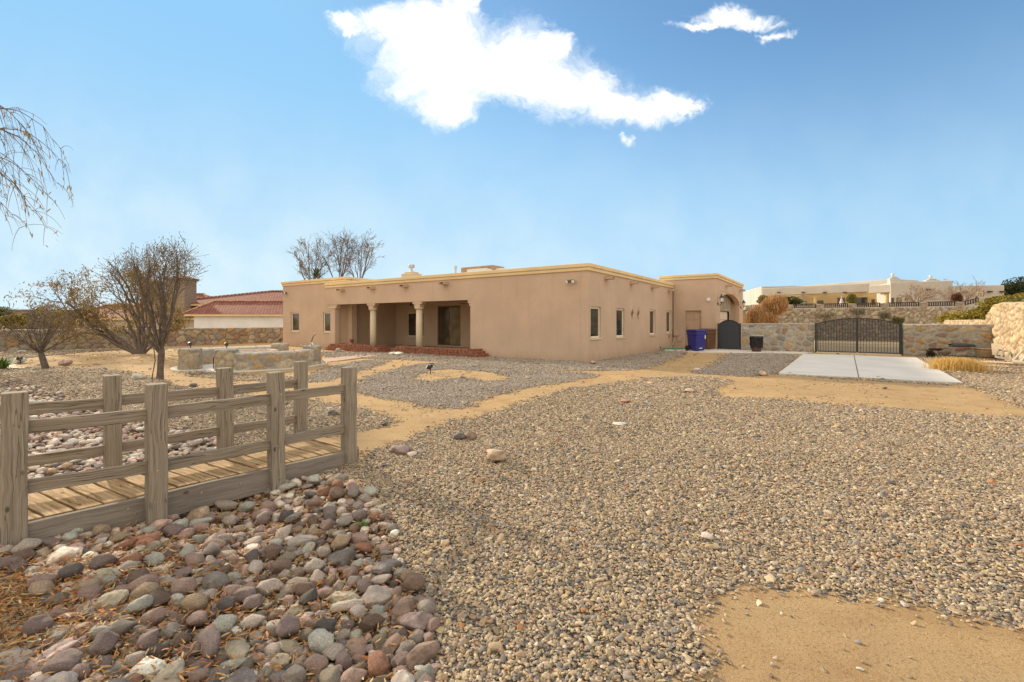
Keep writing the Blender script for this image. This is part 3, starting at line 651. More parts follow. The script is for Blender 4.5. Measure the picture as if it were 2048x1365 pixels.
# big individually placed boulders of the near stream bed: (px, py of the base middle, width px, kind, colour, seed, tilt, label)
BIGS = [
 (48, 1100, 72, 'angular', 'olive grey', 1, (0.1, -0.2), 'large smooth olive grey boulder leaning on the foot of the nearest bridge post', 0.75),
 (398, 1028, 56, 'angular', 'tan', 2, (0.3, 0.5), 'upright tan pointed boulder against the long bridge beam', 1.0),
 (318, 1050, 52, 'angular', 'pinkish', 3, (0.2, 0.2), 'rough pinkish boulder at the foot of the second near bridge post', 0.9),
 (125, 1128, 78, 'angular', 'pale pink', 4, (0, 0), 'large pale pink blocky boulder nearest the leafy gravel corner', 0.62),
 (112, 1152, 50, 'angular', 'brown', 5, (0, 0), 'brown rounded boulder directly below the big pale pink one', 0.6),
 (290, 1082, 62, 'flat', 'rust red', 6, (0, 0), 'flat rust red slab of rock among cobbles below the bridge beam', 0.8),
 (206, 1165, 62, 'round', 'olive grey', 7, (0, 0), 'broad olive tan cobble bedded in orange leaves left of centre', 0.7),
 (222, 1222, 54, 'angular', 'olive grey', 8, (0.5, 0.4), 'upright olive grey wedge shaped cobble standing in the leaves', 1.1),
 (172, 1234, 66, 'flat', 'mid grey', 9, (0, 0), 'flat grey slab lying left of the upright wedge cobble', 0.55),
 (118, 1285, 54, 'oval', 'olive grey', 10, (0, 0), 'oval grey olive cobble near the left edge of the stream bed', 0.7),
 (164, 1278, 46, 'round', 'brown', 11, (0, 0), 'dark brown round cobble touching the oval olive one near the left edge', 0.8),
 (28, 1345, 70, 'oval', 'mid grey', 12, (0, 0), 'big grey oval boulder in the bottom left corner', 0.7),
 (105, 1340, 72, 'long', 'mauve', 13, (0, 0.2), 'long mauve boulder beside the grey one in the bottom left corner', 0.7),
 (685, 1112, 62, 'round', 'dark grey', 14, (0, 0), 'large round dark pitted boulder near the gravel edge', 0.85),
 (772, 1130, 66, 'angular', 'dark grey', 15, (0, 0), 'blocky dark pitted boulder on the right rim beside the gravel', 0.75),
 (757, 1182, 72, 'round', 'mid grey', 16, (0, 0), 'large cracked grey boulder on the right rim of the stream bed', 0.75),
 (682, 1172, 50, 'oval', 'olive grey', 17, (0, 0), 'smooth olive grey egg shaped cobble left of the cracked grey boulder', 0.7),
 (808, 1210, 66, 'angular', 'brown', 18, (0, 0.2), 'brown slanting boulder on the right rim above the purple grey one', 0.75),
 (836, 1238, 64, 'angular', 'mauve', 19, (0, 0), 'purple grey pitted boulder bulging furthest into the gravel', 0.85),
 (844, 1302, 70, 'angular', 'brown', 20, (0, 0), 'rough brown boulder on the gravel edge near the bottom right', 0.85),
 (806, 1356, 70, 'angular', 'mid grey', 21, (0.2, 0.2), 'tall grey brown boulder at the bottom right end of the cobbles', 0.9),
 (607, 1075, 50, 'oval', 'mid grey', 22, (0, 0), 'long pale grey cobble below the third near bridge post', 0.7),
 (655, 1050, 40, 'angular', 'brown', 23, (0.2, 0), 'brown wedge of rock leaning behind a grey cobble in mid bed', 1.0),
 (590, 1200, 42, 'angular', 'olive grey', 24, (0.2, 0.2), 'grey angular cobble standing up in the middle of the bed', 1.0),
 (606, 1216, 42, 'angular', 'pinkish', 25, (0, 0), 'pinkish orange angular cobble in the middle of the bed', 0.75),
 (470, 1290, 74, 'oval', 'olive grey', 26, (0, 0), 'broad olive brown boulder overlapping its neighbour low in the bed', 0.5),
 (472, 1362, 90, 'round', 'dark grey', 27, (0, 0), 'very large dark pitted boulder at the bottom edge of the photo', 0.6),
 (335, 1360, 80, 'long', 'olive grey', 28, (0, 0), 'long tan grey boulder at the bottom edge left of the pitted one', 0.6),
 (300, 1345, 64, 'oval', 'cream', 29, (0, 0), 'pale oval cobble behind the long tan grey boulder at the bottom edge', 0.7),
 (540, 1362, 70, 'flat', 'mid grey', 30, (0, 0.2), 'flat grey rock at the bottom edge right of the pitted boulder', 0.6),
 (562, 1295, 46, 'round', 'olive grey', 31, (0, 0), 'olive brown rounded cobble in the lower middle of the bed', 0.8),
 (665, 1320, 46, 'angular', 'pinkish', 32, (0.1, 0.1), 'upright pinkish cobble in the lower right of the bed', 1.0),
 (724, 1360, 48, 'round', 'cream', 33, (0, 0), 'pale round cobble at the bottom edge near the right rim', 0.8),
 (578, 1268, 36, 'oval', 'olive grey', 34, (0.3, 0.3), 'smooth greenish grey egg standing in the lower middle', 1.1),
 (505, 1085, 40, 'angular', 'pale pink', 35, (0.2, 0), 'pale pink upright cobble in the upper middle of the bed', 1.0),
 (500, 1158, 42, 'oval', 'mauve', 36, (0, 0), 'smooth mauve cobble in the middle left of the bed', 0.75),
 (780, 1275, 60, 'long', 'brown', 37, (0, 0.4), 'long brown boulder just inside the right rim', 0.6),
 (715, 1268, 62, 'flat', 'brown', 38, (0, 0), 'flat brown slab in the lower right of the bed', 0.5),
]
placed = []                                          # (x, y, r)
CG = 'river cobbles lying in the dry stream bed'
for (px, py, w, kind, c, sd_, tilt, lab, zs) in BIGS:
    p = G(px, py - w * 0.2, -0.02); r_ = w / F * p.y / 2 * .9
    o = rock_at((p.x, p.y, gz(p.x, p.y) + r_ * 0.42 * zs), r_, kind, c, sd_ * 31 + 5, lab, 'boulder', rz=sd_ * 1.3, tilt=tilt, name='boulder', scale=(1, 1, zs), group='boulders among the cobbles')
    placed.append((p.x, p.y, r_ * 1.0))
# dart throwing for the rest
rngc = np.random.default_rng(23)
cell = {}
def near_ok(x, y, r, k=0.72):
    ci, cj = int(x // .4), int(y // .4)
    for i in range(ci - 1, ci + 2):
        for j in range(cj - 1, cj + 2):
            for (a, b, q) in cell.get((i, j), ()):
                if (a - x) ** 2 + (b - y) ** 2 < ((q + r) * k) ** 2: return False
    return True
def put(x, y, r): cell.setdefault((int(x // .4), int(y // .4)), []).append((x, y, r))
for q in placed: put(*q)
CAND = []
for (n, r0, r1, ymax) in ((3000, .047, .068, 14), (20000, .033, .049, 14), (42000, .018, .031, 8)):
    y = np.exp(rngc.uniform(np.log(1.3), np.log(ymax), n)); x = rngc.uniform(-1.45, 0.1, n) * y
    ins = pip(x, y, COBBLE) & (x > -13)
    for a, b in zip(x[ins], y[ins]):
        r = rngc.uniform(r0, r1)
        if a / b < -1.2 and rngc.random() < .3: continue
        lit = math.exp(-(((a + 2.3) / .85) ** 2 + ((b - 2.35) / .6) ** 2))
        if rngc.random() < lit * 0.35: continue
        if near_ok(a, b, r): put(a, b, r); CAND.append((a, b, r))
print('cobbles', len(CAND))
BR_A = Vector((-2.85, 4.22, 0)); BR_D = Vector((0.65, 0.76, 0)).normalized(); BR_N = Vector((BR_D.y, -BR_D.x, 0))
def under_bridge(x, y):
    q = Vector((x, y, 0)) - BR_A; return abs(q.dot(BR_N)) < 0.46 and abs(q.dot(BR_D)) < 1.35
rank = sorted(range(len(CAND)), key=lambda i: -(CAND[i][2] / math.hypot(CAND[i][0], CAND[i][1])) * (0.05 if (CAND[i][1] < 1.9 or CAND[i][0] / CAND[i][1] < -1.09 or under_bridge(CAND[i][0], CAND[i][1])) else 1))
IND = set(rank[:300 - 0])
cache = {}
stuffV = {}; 
wsum = np.cumsum(RW) / sum(RW)
def zone(x, y):
    px = 1024 + F * x / y; 
    q = Vector((x, y, 0)) - BR_A; off = q.dot(BR_N)
    if off < -0.3: return 'beyond the bridge'
    if off < 0.85 and px < 620: return 'just in front of the bridge beam'
    py = HZ + F * H / y
    if px > 690: return 'on the right rim beside the gravel'
    if px < 330: return 'among fallen leaves on the left of the bed'
    if py > 1260: return 'low in the middle of the bed near the bottom edge'
    return 'in the middle of the bed'
SZ = lambda r: 'big' if r > .05 else ('medium' if r > .038 else 'small')
for i, (x, y, r) in enumerate(CAND):
    kk = KINDS[int(rngc.choice(5, p=[.17, .22, .13, .16, .32]))]; var = int(rngc.integers(0, 4)); ck = RK[int(np.searchsorted(wsum, rngc.random()))]
    rz, t1, t2 = rngc.uniform(0, 6.28), rngc.normal(0, .22), rngc.normal(0, .22); zl = gz(x, y) + r * rngc.uniform(.22, .62) + (0.02 if r > .05 else 0)
    if under_bridge(x, y): zl = min(zl, -0.06 - r * .4)
    if i in IND:
        key = (kk, var, ck)
        if key not in cache:
            v, f = SHAPES[kk][var]; o = np_obj('cobble', v, f, ROCK[ck], None, True); cache[key] = o.data
        else:
            o = bpy.data.objects.new('cobble', cache[key]); col.objects.link(o)
        o.location = (x, y, zl); o.rotation_euler = (t1, t2, rz); o.scale = (r, r, r)
        lab = f"{SZ(r)} {kk if kk != 'round' else 'rounded'} {ck} cobble {zone(x, y)}"
        props(o, lab, 'cobble', CG)
    else:
        v, f = (SHAPES if (y < 3.6 and r > .022) else LOWS)[kk][var]; Rm = np.array(Matrix.Rotation(rz, 3, 'Z') @ Matrix.Rotation(t1, 3, 'X') @ Matrix.Rotation(t2, 3, 'Y'))
        vv = (v * np.array((r, r, r * .85))) @ Rm.T + np.array((x, y, zl)); stuffV.setdefault(ck, []).append((vv, f))
V_, F_, I_ = [], [], []; nb = 0; mats = []
for mi, (ck, lst) in enumerate(stuffV.items()):
    mats.append(ROCK[ck])
    for (vv, f) in lst: V_.append(vv); F_.append(f + nb); I_.append(np.full(len(f), mi)); nb += len(vv)
o = np_obj('cobble_bed', np.concatenate(V_), np.concatenate(F_), mats, None, True, None, np.concatenate(I_))
props(o, 'dense bed of smaller and farther pink and grey cobbles in the dry stream', 'cobbles', kind='stuff')
# fallen leaves
def leaf_mat():
    m, nt, b = newmat('fallen_leaf'); at_ = nd(nt, 'ShaderNodeVertexColor', layer_name='Col'); setc(nt, b, at_.outputs[0], 0.7, 0.25); return m
M['leaf'] = leaf_mat()
def leaves(pts, L0, L1, w, colors, rngl, name, mat, parent=None, curl=0.35, updir=None, flat=0.25):
    n = len(pts); L = rngl.uniform(L0, L1, n); az_ = rngl.uniform(0, 6.28, n); pitch = rngl.normal(0, flat, n) if updir is None else updir
    roll = rngl.uniform(-1, 1, n) * 0.9
    d = np.stack([np.cos(az_) * np.cos(pitch), np.sin(az_) * np.cos(pitch), np.sin(pitch)], -1)
    s0 = np.stack([-np.sin(az_), np.cos(az_), np.zeros(n)], -1); up = np.cross(d, s0); s_ = s0 * np.cos(roll)[:, None] + up * np.sin(roll)[:, None]; up2 = np.cross(d, s_)
    prof = [(-.5, 0.12), (-.2, 1), (.15, .9), (.5, .08)]; vs_ = []
    cu = rngl.uniform(-curl, curl, n)
    for (a, ww) in prof:
        c = pts + d * (L * a)[:, None] + up2 * (cu * L * (a * a))[:, None] * 2
        vs_.append(c - s_ * (w * L * ww)[:, None]); vs_.append(c + s_ * (w * L * ww)[:, None])
    v = np.stack(vs_, 1).reshape(-1, 3); base = (np.arange(n) * 8)[:, None]
    f = np.concatenate([base + np.array([[0, 1, 3, 2]]) + 2 * k for k in range(3)], 0)
    ci = colors[rngl.integers(0, len(colors), n)] * rngl.uniform(.75, 1.2, n)[:, None]
    return np_obj(name, v, f, mat, parent, True, np.repeat(ci, 8, 0))
LC = np.array([(0.40, 0.20, 0.07), (0.33, 0.14, 0.045), (0.48, 0.28, 0.11), (0.25, 0.12, 0.05), (0.52, 0.35, 0.17), (0.45, 0.15, 0.03), (0.30, 0.19, 0.10), (0.37, 0.27, 0.14)])
n = 17000; x = rngc.normal(-2.5, .75, n); y = rngc.normal(2.35, .55, n)
x2 = rngc.uniform(-3.5, 0, 17000); y2 = rngc.uniform(1.5, 4.5, 17000); ins = pip(x2, y2, COBBLE); x = np.concatenate([x, x2[ins]]); y = np.concatenate([y, y2[ins]])
k = (y > 1.4) & (x > -4.2) & (x < y * -0.2); x, y = x[k], y[k]
k = np.array([not under_bridge(a, b) for a, b in zip(x, y)]); x, y = x[k], y[k]
z = ground_z(x, y) + 0.012 + rngc.random(len(x)) ** 2 * 0.045
props(leaves(np.stack([x, y, z], -1), .022, .055, .085, LC, rngc, 'leaf_litter', M['leaf']), 'dry orange willow leaves scattered over gravel and cobbles at the left', 'leaves', kind='stuff')
# lone rocks on the gravel and dirt: (px, base py, width px, kind, colour, label)
for i, (px, py, w, kind, c, zs, lab) in enumerate([
 (919, 879, 24, 'round', 'dark grey', .9, 'round purple grey rock on the path edge, left one of a touching pair'),
 (941, 879, 26, 'round', 'brown', .85, 'round brown rock on the path edge, right one of a touching pair'),
 (990, 926, 44, 'flat', 'tan', 1.0, 'solitary beige slab of rock out on the foreground gravel'),
 (797, 910, 38, 'oval', 'mauve', .7, 'long grey rock on the gravel edge right of the bridge end'),
 (824, 915, 18, 'angular', 'pale pink', .8, 'small pale pink rock right of the long grey rock by the path'),
 (840, 908, 14, 'angular', 'mid grey', .8, 'small blue grey rock at the right end of a row of three by the path'),
 (664, 836, 20, 'round', 'dark grey', .9, 'dark rock on the gravel behind the last near bridge post'),
 (677, 834, 14, 'round', 'brown', .9, 'small reddish brown rock touching a dark rock behind the bridge'),
 (1381, 785, 20, 'flat', 'tan', .8, 'flat brownish rock at the far tip of the foreground gravel'),
 (1251, 808, 18, 'flat', 'rust red', .7, 'flat brick red rock in the middle of the gravel'),
 (1243, 852, 24, 'flat', 'cream', .4, 'pale flat rock barely rising from the middle gravel'),
 (1056, 760, 9, 'angular', 'tan', .9, 'small tan rock on the curved gravel island before the house'),
 (1528, 751, 17, 'angular', 'tan', .9, 'tan block of rock at the corner of the gravel left of the driveway'),
 (1396, 741, 12, 'flat', 'pale pink', .8, 'pinkish rock at the tip of the gravel near the bins'),
 (1200, 738, 12, 'flat', 'pinkish', .8, 'small pink rock near the front corner of the house'),
 (1187, 729, 14, 'flat', 'pinkish', 1.0, 'pinkish splash stone against the front corner of the house'),
 (1418, 1078, 26, 'round', 'pale pink', .5, 'pale pinkish rock half buried in the right foreground gravel'),
 (797, 712, 16, 'flat', 'cream', .9, 'pale rock beside the right hand brick planter'),
 (785, 711, 12, 'angular', 'cream', .9, 'small whitish rock left of the pale one by the right planter'),
 (676, 704, 12, 'angular', 'mid grey', 1.0, 'blue grey rock in front of the left hand brick planter'),
 (685, 704, 7, 'flat', 'cream', 1.0, 'little pale rock touching the blue grey one before the left planter'),
 (127, 731, 20, 'angular', 'pinkish', 1.1, 'pointed pinkish rock right of the small bare tree'),
 (272, 760, 20, 'angular', 'cream', .9, 'white topped rock behind the second far bridge post'),
 (384, 775, 14, 'round', 'dark grey', .9, 'dark rock on the gravel behind the middle of the bridge'),
 (205, 743, 9, 'flat', 'mauve', .9, 'small mauve rock on the gravel left of the nearer bare tree'),
 (26, 728, 24, 'flat', 'cream', .8, 'low whitish rock on the dirt right of the green yucca'),
 (76, 732, 14, 'flat', 'pale pink', .8, 'low pale rock at the foot of the small bare tree'),
 (40, 706, 14, 'flat', 'cream', .7, 'low white rock under the long stone wall'),
 (509, 700, 14, 'flat', 'tan', .7, 'tan flat rock between the fire ring and the long stone wall'),
 (1546, 1333, 9, 'round', 'mid grey', .8, 'grey pebble sized rock on the bare dirt at the bottom'),
 (1544, 1357, 11, 'angular', 'brown', .8, 'brown stone on the bare dirt at the very bottom'),
 (1722, 1344, 11, 'oval', 'cream', .6, 'cream stone on the bare dirt at the bottom right'),
 (1766, 1202, 12, 'oval', 'cream', .6, 'cream stone on the gravel edge above the bare dirt'),
 (1812, 1212, 16, 'oval', 'mid grey', .7, 'blue grey stone on the gravel edge above the bare dirt')]):
    p = G(px, py, 0); r_ = w / F * p.y / 2 * 1.1
    rock_at((p.x, p.y + r_ * .5, gz(p.x, p.y) + r_ * .52 * zs), r_, kind, c, 900 + i * 7, lab, 'rock', rz=i * .9, scale=(1, 1, zs), sub=3)
for (px, py, lab) in ((728, 1045, 'small tuft of green grass sprouting among the cobbles near the gravel'),):
    p = G(px, py); mb = MB(); rr = random.Random(3)
    for k in range(46):
        a = rr.uniform(0, 6.28); l = rr.uniform(.03, .07); b0 = p + Vector((rr.gauss(0, .018), rr.gauss(0, .018), gz(p.x, p.y) + .03))
        e = b0 + Vector((math.cos(a) * l * .8, math.sin(a) * l * .8, l * .8)); s_ = Vector((-math.sin(a), math.cos(a), 0)) * .0022
        m_ = (b0 + e) / 2 + Vector((0, 0, .012)); mb.quadface([b0 - s_, b0 + s_, m_ + s_, m_ - s_]); mb.quadface([m_ - s_, m_ + s_, e, e + Vector((0, 0, .001))])
    M['grass_green'] = simple('green_grass', (0.10, 0.20, 0.03), 0.6, .3)
    props(mb.build('grass_tuft', M['grass_green']), lab, 'grass')
# ------------------------------------------------------------------ the wooden bridge
brng = random.Random(5)
bridge = thing('footbridge', 'small weathered wooden footbridge with post and rail sides over the dry cobble stream', 'footbridge', (BR_A.x, BR_A.y, 0))
NEAR = [(-3.24, 3.05), (-2.70, 3.56), (-2.14, 4.27), (-1.69, 4.86)]
FAR = [(-4.05, 3.52), (-3.46, 4.07), (-2.90, 4.75), (-2.44, 5.41)]
PW = 0.117
def lean(i, s): return Vector((math.sin(i * 2.1 + s) * .008, math.cos(i * 1.7 + s) * .008, 0))
PX = {}
for s_, row in ((0, NEAR), (1, FAR)):
    for i, (x, y) in enumerate(row):
        mb = MB(); b0 = Vector((x, y, -0.14)); t0 = Vector((x, y, 0.995 + brng.uniform(-.01, .006))) + lean(i, s_)
        w = PW * brng.uniform(.96, 1.06)
        d_ = (t0 - b0); mb.beam(b0, t0, w, w * .98, side=BR_D + Vector((brng.uniform(-.06, .06), brng.uniform(-.06, .06), 0)), jit=.0035, nseg=9, rng=brng)
        PX[(s_, i)] = (b0, t0); mb.build('post', M['post_wood'], bridge, bevel=.007)
def rail_pts(s_, i, j, z):
    a0, a1 = PX[(s_, i)]; b0, b1 = PX[(s_, j)]
    pa = a0.lerp(a1, (z + .14) / 1.13); pb = b0.lerp(b1, (z + .14) / 1.13); return Vector((pa.x, pa.y, z)), Vector((pb.x, pb.y, z))
for s_ in (0, 1):
    for i in range(3):
        for (z, hh) in ((0.765, .092), (0.355, .088)):
            a, b = rail_pts(s_, i, i + 1, z); d = (b - a).normalized()
            a = a + d * (PW * .42) + Vector((0, 0, brng.uniform(-.012, .012))); b = b - d * (PW * .42) + Vector((0, 0, brng.uniform(-.012, .012)))
            mb = MB(); mb.beam(a, b, .04, hh * brng.uniform(.95, 1.03), jit=.003, nseg=8, rng=brng); mb.build('rail', M['rail_wood'], bridge, bevel=.004)
# stringers and deck
A0 = Vector((NEAR[0][0], NEAR[0][1], 0)); A1 = Vector((NEAR[3][0], NEAR[3][1], 0)); B0 = Vector((FAR[0][0], FAR[0][1], 0)); B1 = Vector((FAR[3][0], FAR[3][1], 0))
for (p, q, sgn) in ((A0, A1, 1), (B0, B1, -1)):
    d = (q - p).normalized(); n_ = Vector((d.y, -d.x, 0)); mb = MB()
    mb.beam(p - d * .32 + n_ * .012 * sgn + Vector((0, 0, .03)), q + d * .10 + n_ * .012 * sgn + Vector((0, 0, .03)), .045, .20, jit=.002, nseg=10, rng=brng)
    mb.build('beam', M['stringer_wood'], bridge, bevel=.004)
mb = MB(); dl = (A1 - A0).length; d = (A1 - A0).normalized(); dB = (B1 - B0).normalized(); k = 0; pos = -.28
while pos < dl + .12:
    w = brng.uniform(.125, .142)
    pa = A0 + d * pos + Vector((d.y, -d.x, 0)) * -.045; pb = B0 + dB * (pos * (B1 - B0).length / dl) + Vector((dB.y, -dB.x, 0)) * .07
    zc = .112 + brng.uniform(-.004, .004); skew = d * brng.uniform(-.006, .006)
    mb.beam(pa + Vector((0, 0, zc)) + d * w / 2 + skew, pb + Vector((0, 0, zc + brng.uniform(-.004, .004))) + d * w / 2 - skew, w, .034, side=d, jit=.0025, nseg=6, rng=brng)
    pos += w + brng.uniform(.008, .022)
mb.build('deck', M['deck_wood'], bridge, bevel=.005)
mb = MB()
for (p, q, sgn) in ((A0, A1, 1),):
    d = (q - p).normalized(); n_ = Vector((d.y, -d.x, 0))
    for i, (tq, z) in enumerate(((.58, .075), (.62, .02), (1.34, .06), (1.36, .01), (2.1, .075), (1.05, .06))):
        c = p + d * tq + n_ * .0345 + Vector((0, 0, z)); mb.tube([c, c + n_ * .006], .0075, 8)
    for (x, y) in NEAR[1:3]:
        for z in (.05, .11, .80, .34):
            c = Vector((x, y, z)) + n_ * PW * .5 + d * brng.uniform(-.02, .02); mb.tube([c, c + n_ * .006], .006, 8)
mb.build('bolt', M['metal'], bridge)

# ------------------------------------------------------------------ the house
house = thing('adobe_house', 'long flat roofed tan stucco house with cream parapet trim and a columned porch', 'house', tuple(CORNER))
def wall_panel(mb, P, d, n, t0, t1, z0, z1, th, openings=()):
    """upright slab of wall from P+d*t0 to P+d*t1, n points into the building; openings (a, b, lo, hi)"""
    ts = sorted({t0, t1, *[x for o in openings for x in o[:2]]}); zs = sorted({z0, z1, *[x for o in openings for x in o[2:]]})
    solid = lambda i, j: 0 <= i < len(ts) - 1 and 0 <= j < len(zs) - 1 and not any(a - 1e-6 <= ts[i] and ts[i + 1] <= b + 1e-6 and lo - 1e-6 <= zs[j] and zs[j + 1] <= hi + 1e-6 for a, b, lo, hi in openings)
    def pt(t, z, e): p = P + d * t + n * e; return (p.x, p.y, z)
    for i in range(len(ts) - 1):
        for j in range(len(zs) - 1):
            if not solid(i, j): continue
            a, b, c, e = ts[i], ts[i + 1], zs[j], zs[j + 1]
            mb.quadface([pt(a, c, 0), pt(b, c, 0), pt(b, e, 0), pt(a, e, 0)]); mb.quadface([pt(a, c, th), pt(a, e, th), pt(b, e, th), pt(b, c, th)])
            if not solid(i - 1, j): mb.quadface([pt(a, c, 0), pt(a, e, 0), pt(a, e, th), pt(a, c, th)])
            if not solid(i + 1, j): mb.quadface([pt(b, c, 0), pt(b, c, th), pt(b, e, th), pt(b, e, 0)])
            if not solid(i, j - 1): mb.quadface([pt(a, c, 0), pt(a, c, th), pt(b, c, th), pt(b, c, 0)])
            if not solid(i, j + 1): mb.quadface([pt(a, e, 0), pt(b, e, 0), pt(b, e, th), pt(a, e, th)])
def span(P, d, pxa, pxb): a, b = on(P, d, pxa), on(P, d, pxb); return (min(a, b), max(a, b))
def opening(P, d, pxa, pxb, pyt, pyb, ref=None):
    a, b = span(P, d, pxa, pxb); r_ = on(P, d, ref if ref else pxa); Y = (P + d * r_).y
    return (a, b, zat(pyb, Y), zat(pyt, Y))
ZM, ZW, ZG = 3.60, 3.93, 4.05
C0 = Vector((CORNER.x, CORNER.y, 0))
def window(P, d, n, op, parent, glass=M['glass'], recess=.06, fw=.075, frame=M['frame'], sill=True, mull=None, name='window'):
    a, b, lo, hi = op; q = P + n * recess; mb = MB()
    for (i, j, k_, l) in ((a + .002, b - .002, lo + .002, lo + fw), (a + .002, b - .002, hi - fw, hi - .002), (a + .002, a + fw, lo + fw, hi - fw), (b - fw, b - .002, lo + fw, hi - fw)):
        mb.obox(q, d, n, i, j, 0, .07, k_, l)
    if mull: 
        for mx in mull: mb.obox(q, d, n, mx - fw * .5, mx + fw * .5, .005, .065, lo + fw, hi - fw)
    f = mb.build(name, frame, parent, bevel=.006)
    g = MB(); g.obox(q, d, n, a + fw * .9, b - fw * .9, .03, .04, lo + fw * .9, hi - fw * .9); g.build('pane', glass, f)
    if sill:
        s_ = MB(); s_.obox(P, d, n, a - .05, b + .05, -.04, .06, lo - .06, lo - .003); s_.build('sill', M['cream'], f, bevel=.012)
    return f
# right-hand facade, t = 0 plane, runs along V
PR = C0; nR = U                                      # into the house
wr = [opening(PR, V, 1181.5, 1202, 614, 677, 1192), opening(PR, V, 1233, 1249, 617.5, 674.7, 1241), opening(PR, V, 1300, 1311, 620, 669.6, 1305), opening(PR, V, 1333, 1342.5, 622, 666, 1338)]
mb = MB(); SD = on(PR, V, 1345.5)
wall_panel(mb, PR, V, nR, 0, SD, -.1, ZM - .27, .3, wr)
# left-hand facade with the porch
t_open1 = on(C0, U, 940.5); t_post = on(C0, U, 669.5); t_end = on(C0, U, 651.5)
z_beam = 2.41
wall_panel(mb, C0, U, V, .301, t_open1, -.1, ZM - .27, .3)
mw = mb.build('wall', M['stucco'], house, weld=True, bevel=.045, seg=3)
mb = MB(); wall_panel(mb, C0, U, V, t_open1, t_end, z_beam, ZM - .27, .32); mb.hb(t_post, on(C0, U, 660), 0.003, .317, -.1, z_beam + .0)
mb.build('porch_beam', M['stucco'], house, bevel=.03, weld=False)
for z, px_, sgn in ((2.2, 940.5, 1),):               # stepped corbel at the right jamb
    mb = MB(); mb.hb(t_open1 - .01, t_open1 + .16, .01, .30, 2.26, z_beam + .005); mb.hb(t_open1 - .015, t_open1 + .09, .008, .302, 2.15, 2.255); mb.build('corbel', M['stucco'], house, bevel=.02)
# columns
for (xa, xb) in ((735.5, 746.5), (827, 840)):
    tc_ = (on(C0, U, xa) + on(C0, U, xb)) / 2; p = HP(tc_, .17)
    mb = MB(); mb.lathe((p.x, p.y, 0), [(.155, .05), (.158, 1.0), (.15, 2.06)], 24); cm_ = mb.build('column', M['cream'], house, smooth=True)
    m2 = MB(); m2.lathe((p.x, p.y, 0), [(.15, 2.05), (.22, 2.09), (.225, 2.14), (.17, 2.16)], 24); m2.build('capital', M['cream'], cm_, smooth=True)
    mb = MB(); mb.hb(tc_ - .19, tc_ + .19, .01, .31, 2.16, 2.29); mb.hb(tc_ - .30, tc_ + .30, .008, .312, 2.29, z_beam + .004); mb.build('corbel', M['stucco'], house, bevel=.025)
mb = MB(); mb.hb(t_post - .10, on(C0, U, 656.5), -.03, .34, 2.2, 2.285); mb.build('capital', M['cream'], house, bevel=.02)
mb = MB(); mb.hb(t_post - .16, t_post, .006, .31, 2.285, z_beam + .004); mb.build('corbel', M['stucco'], house, bevel=.02)
# porch inside
SB = 4.4; PB = Vector((C0 + V * SB)); t_in = t_post + .1
pw_ = opening(PB, U, 814, 847, 625.5, 673.5, 830); dr = opening(PB, U, 875, 921, 612, 691.5, 898)
mb = MB(); wall_panel(mb, PB, U, V, t_open1 - .5, t_in + .3, -.1, 2.9, .25, [pw_, dr])
mb.hb(t_in, t_in + .29, .33, SB - .003, -.1, 2.9); mb.hb(t_open1 - .3, t_open1 - .003, .303, SB - .003, -.1, 2.9)
pt_ = on(C0 + V * .9, U, 676); mb.hb(t_in - .35, t_in - .002, .9, 1.25, -.1, 2.9)
mb.build('porch_wall', stucco('porch_stucco', (0.64, 0.49, 0.36), .04, .2), house)
window(PB, U, V, pw_, house, M['glass_brown'], .05, .06)
dx = (dr[0] + dr[1]) / 2
fdoor = window(PB, U, V, dr, house, M['glass_brown'], .05, .07, M['dark_frame'], False, [dx], 'sliding_door')
mb = MB(); mb.obox(PB, U, V, dr[0] + .07, dx - .04, .058, .068, dr[2] + .06, dr[3] - .06); mb.build('screen_panel', M['glass_pale'], fdoor)
mb = MB(); mb.obox(PB, U, V, dx - .075, dx - .05, .0, .045, 1.0, 1.25); mb.build('handle', M['metal'], fdoor)
mb = MB(); mb.hb(t_open1 - .3, t_in + .3, .31, SB + .2, 2.62, 2.75); mb.build('porch_ceiling', simple('ceiling_boards', (.50, .40, .30), .8), house)
mb = MB(); mb.hb(t_open1 - .0, t_end, -.02, SB, -.05, .05); mb.build('porch_floor', M['porch_floor'], house, bevel=.01)
for tq in (7.4, 11.4):                               # ceiling fans under the porch roof
    c = HP(tq, 2.2, 2.62); mb = MB(); mb.tube([c, c - Vector((0, 0, .18))], .015, 8); mb.lathe((c.x, c.y, c.z - .3), [(.05, 0), (.11, .04), (.11, .1), (.03, .13)], 16)
    fan = mb.build('ceiling_fan', M['dark_frame'], house, smooth=False)
    for k_ in range(5):
        a = k_ * 2 * math.pi / 5 + tq; m2 = MB(); dv = Vector((math.cos(a), math.sin(a), 0)); q0 = c + Vector((0, 0, -.24)) + dv * .1
        m2.beam(q0, q0 + dv * .5, .13, .012); m2.build('fan_blade', M['dark_frame'], fan)
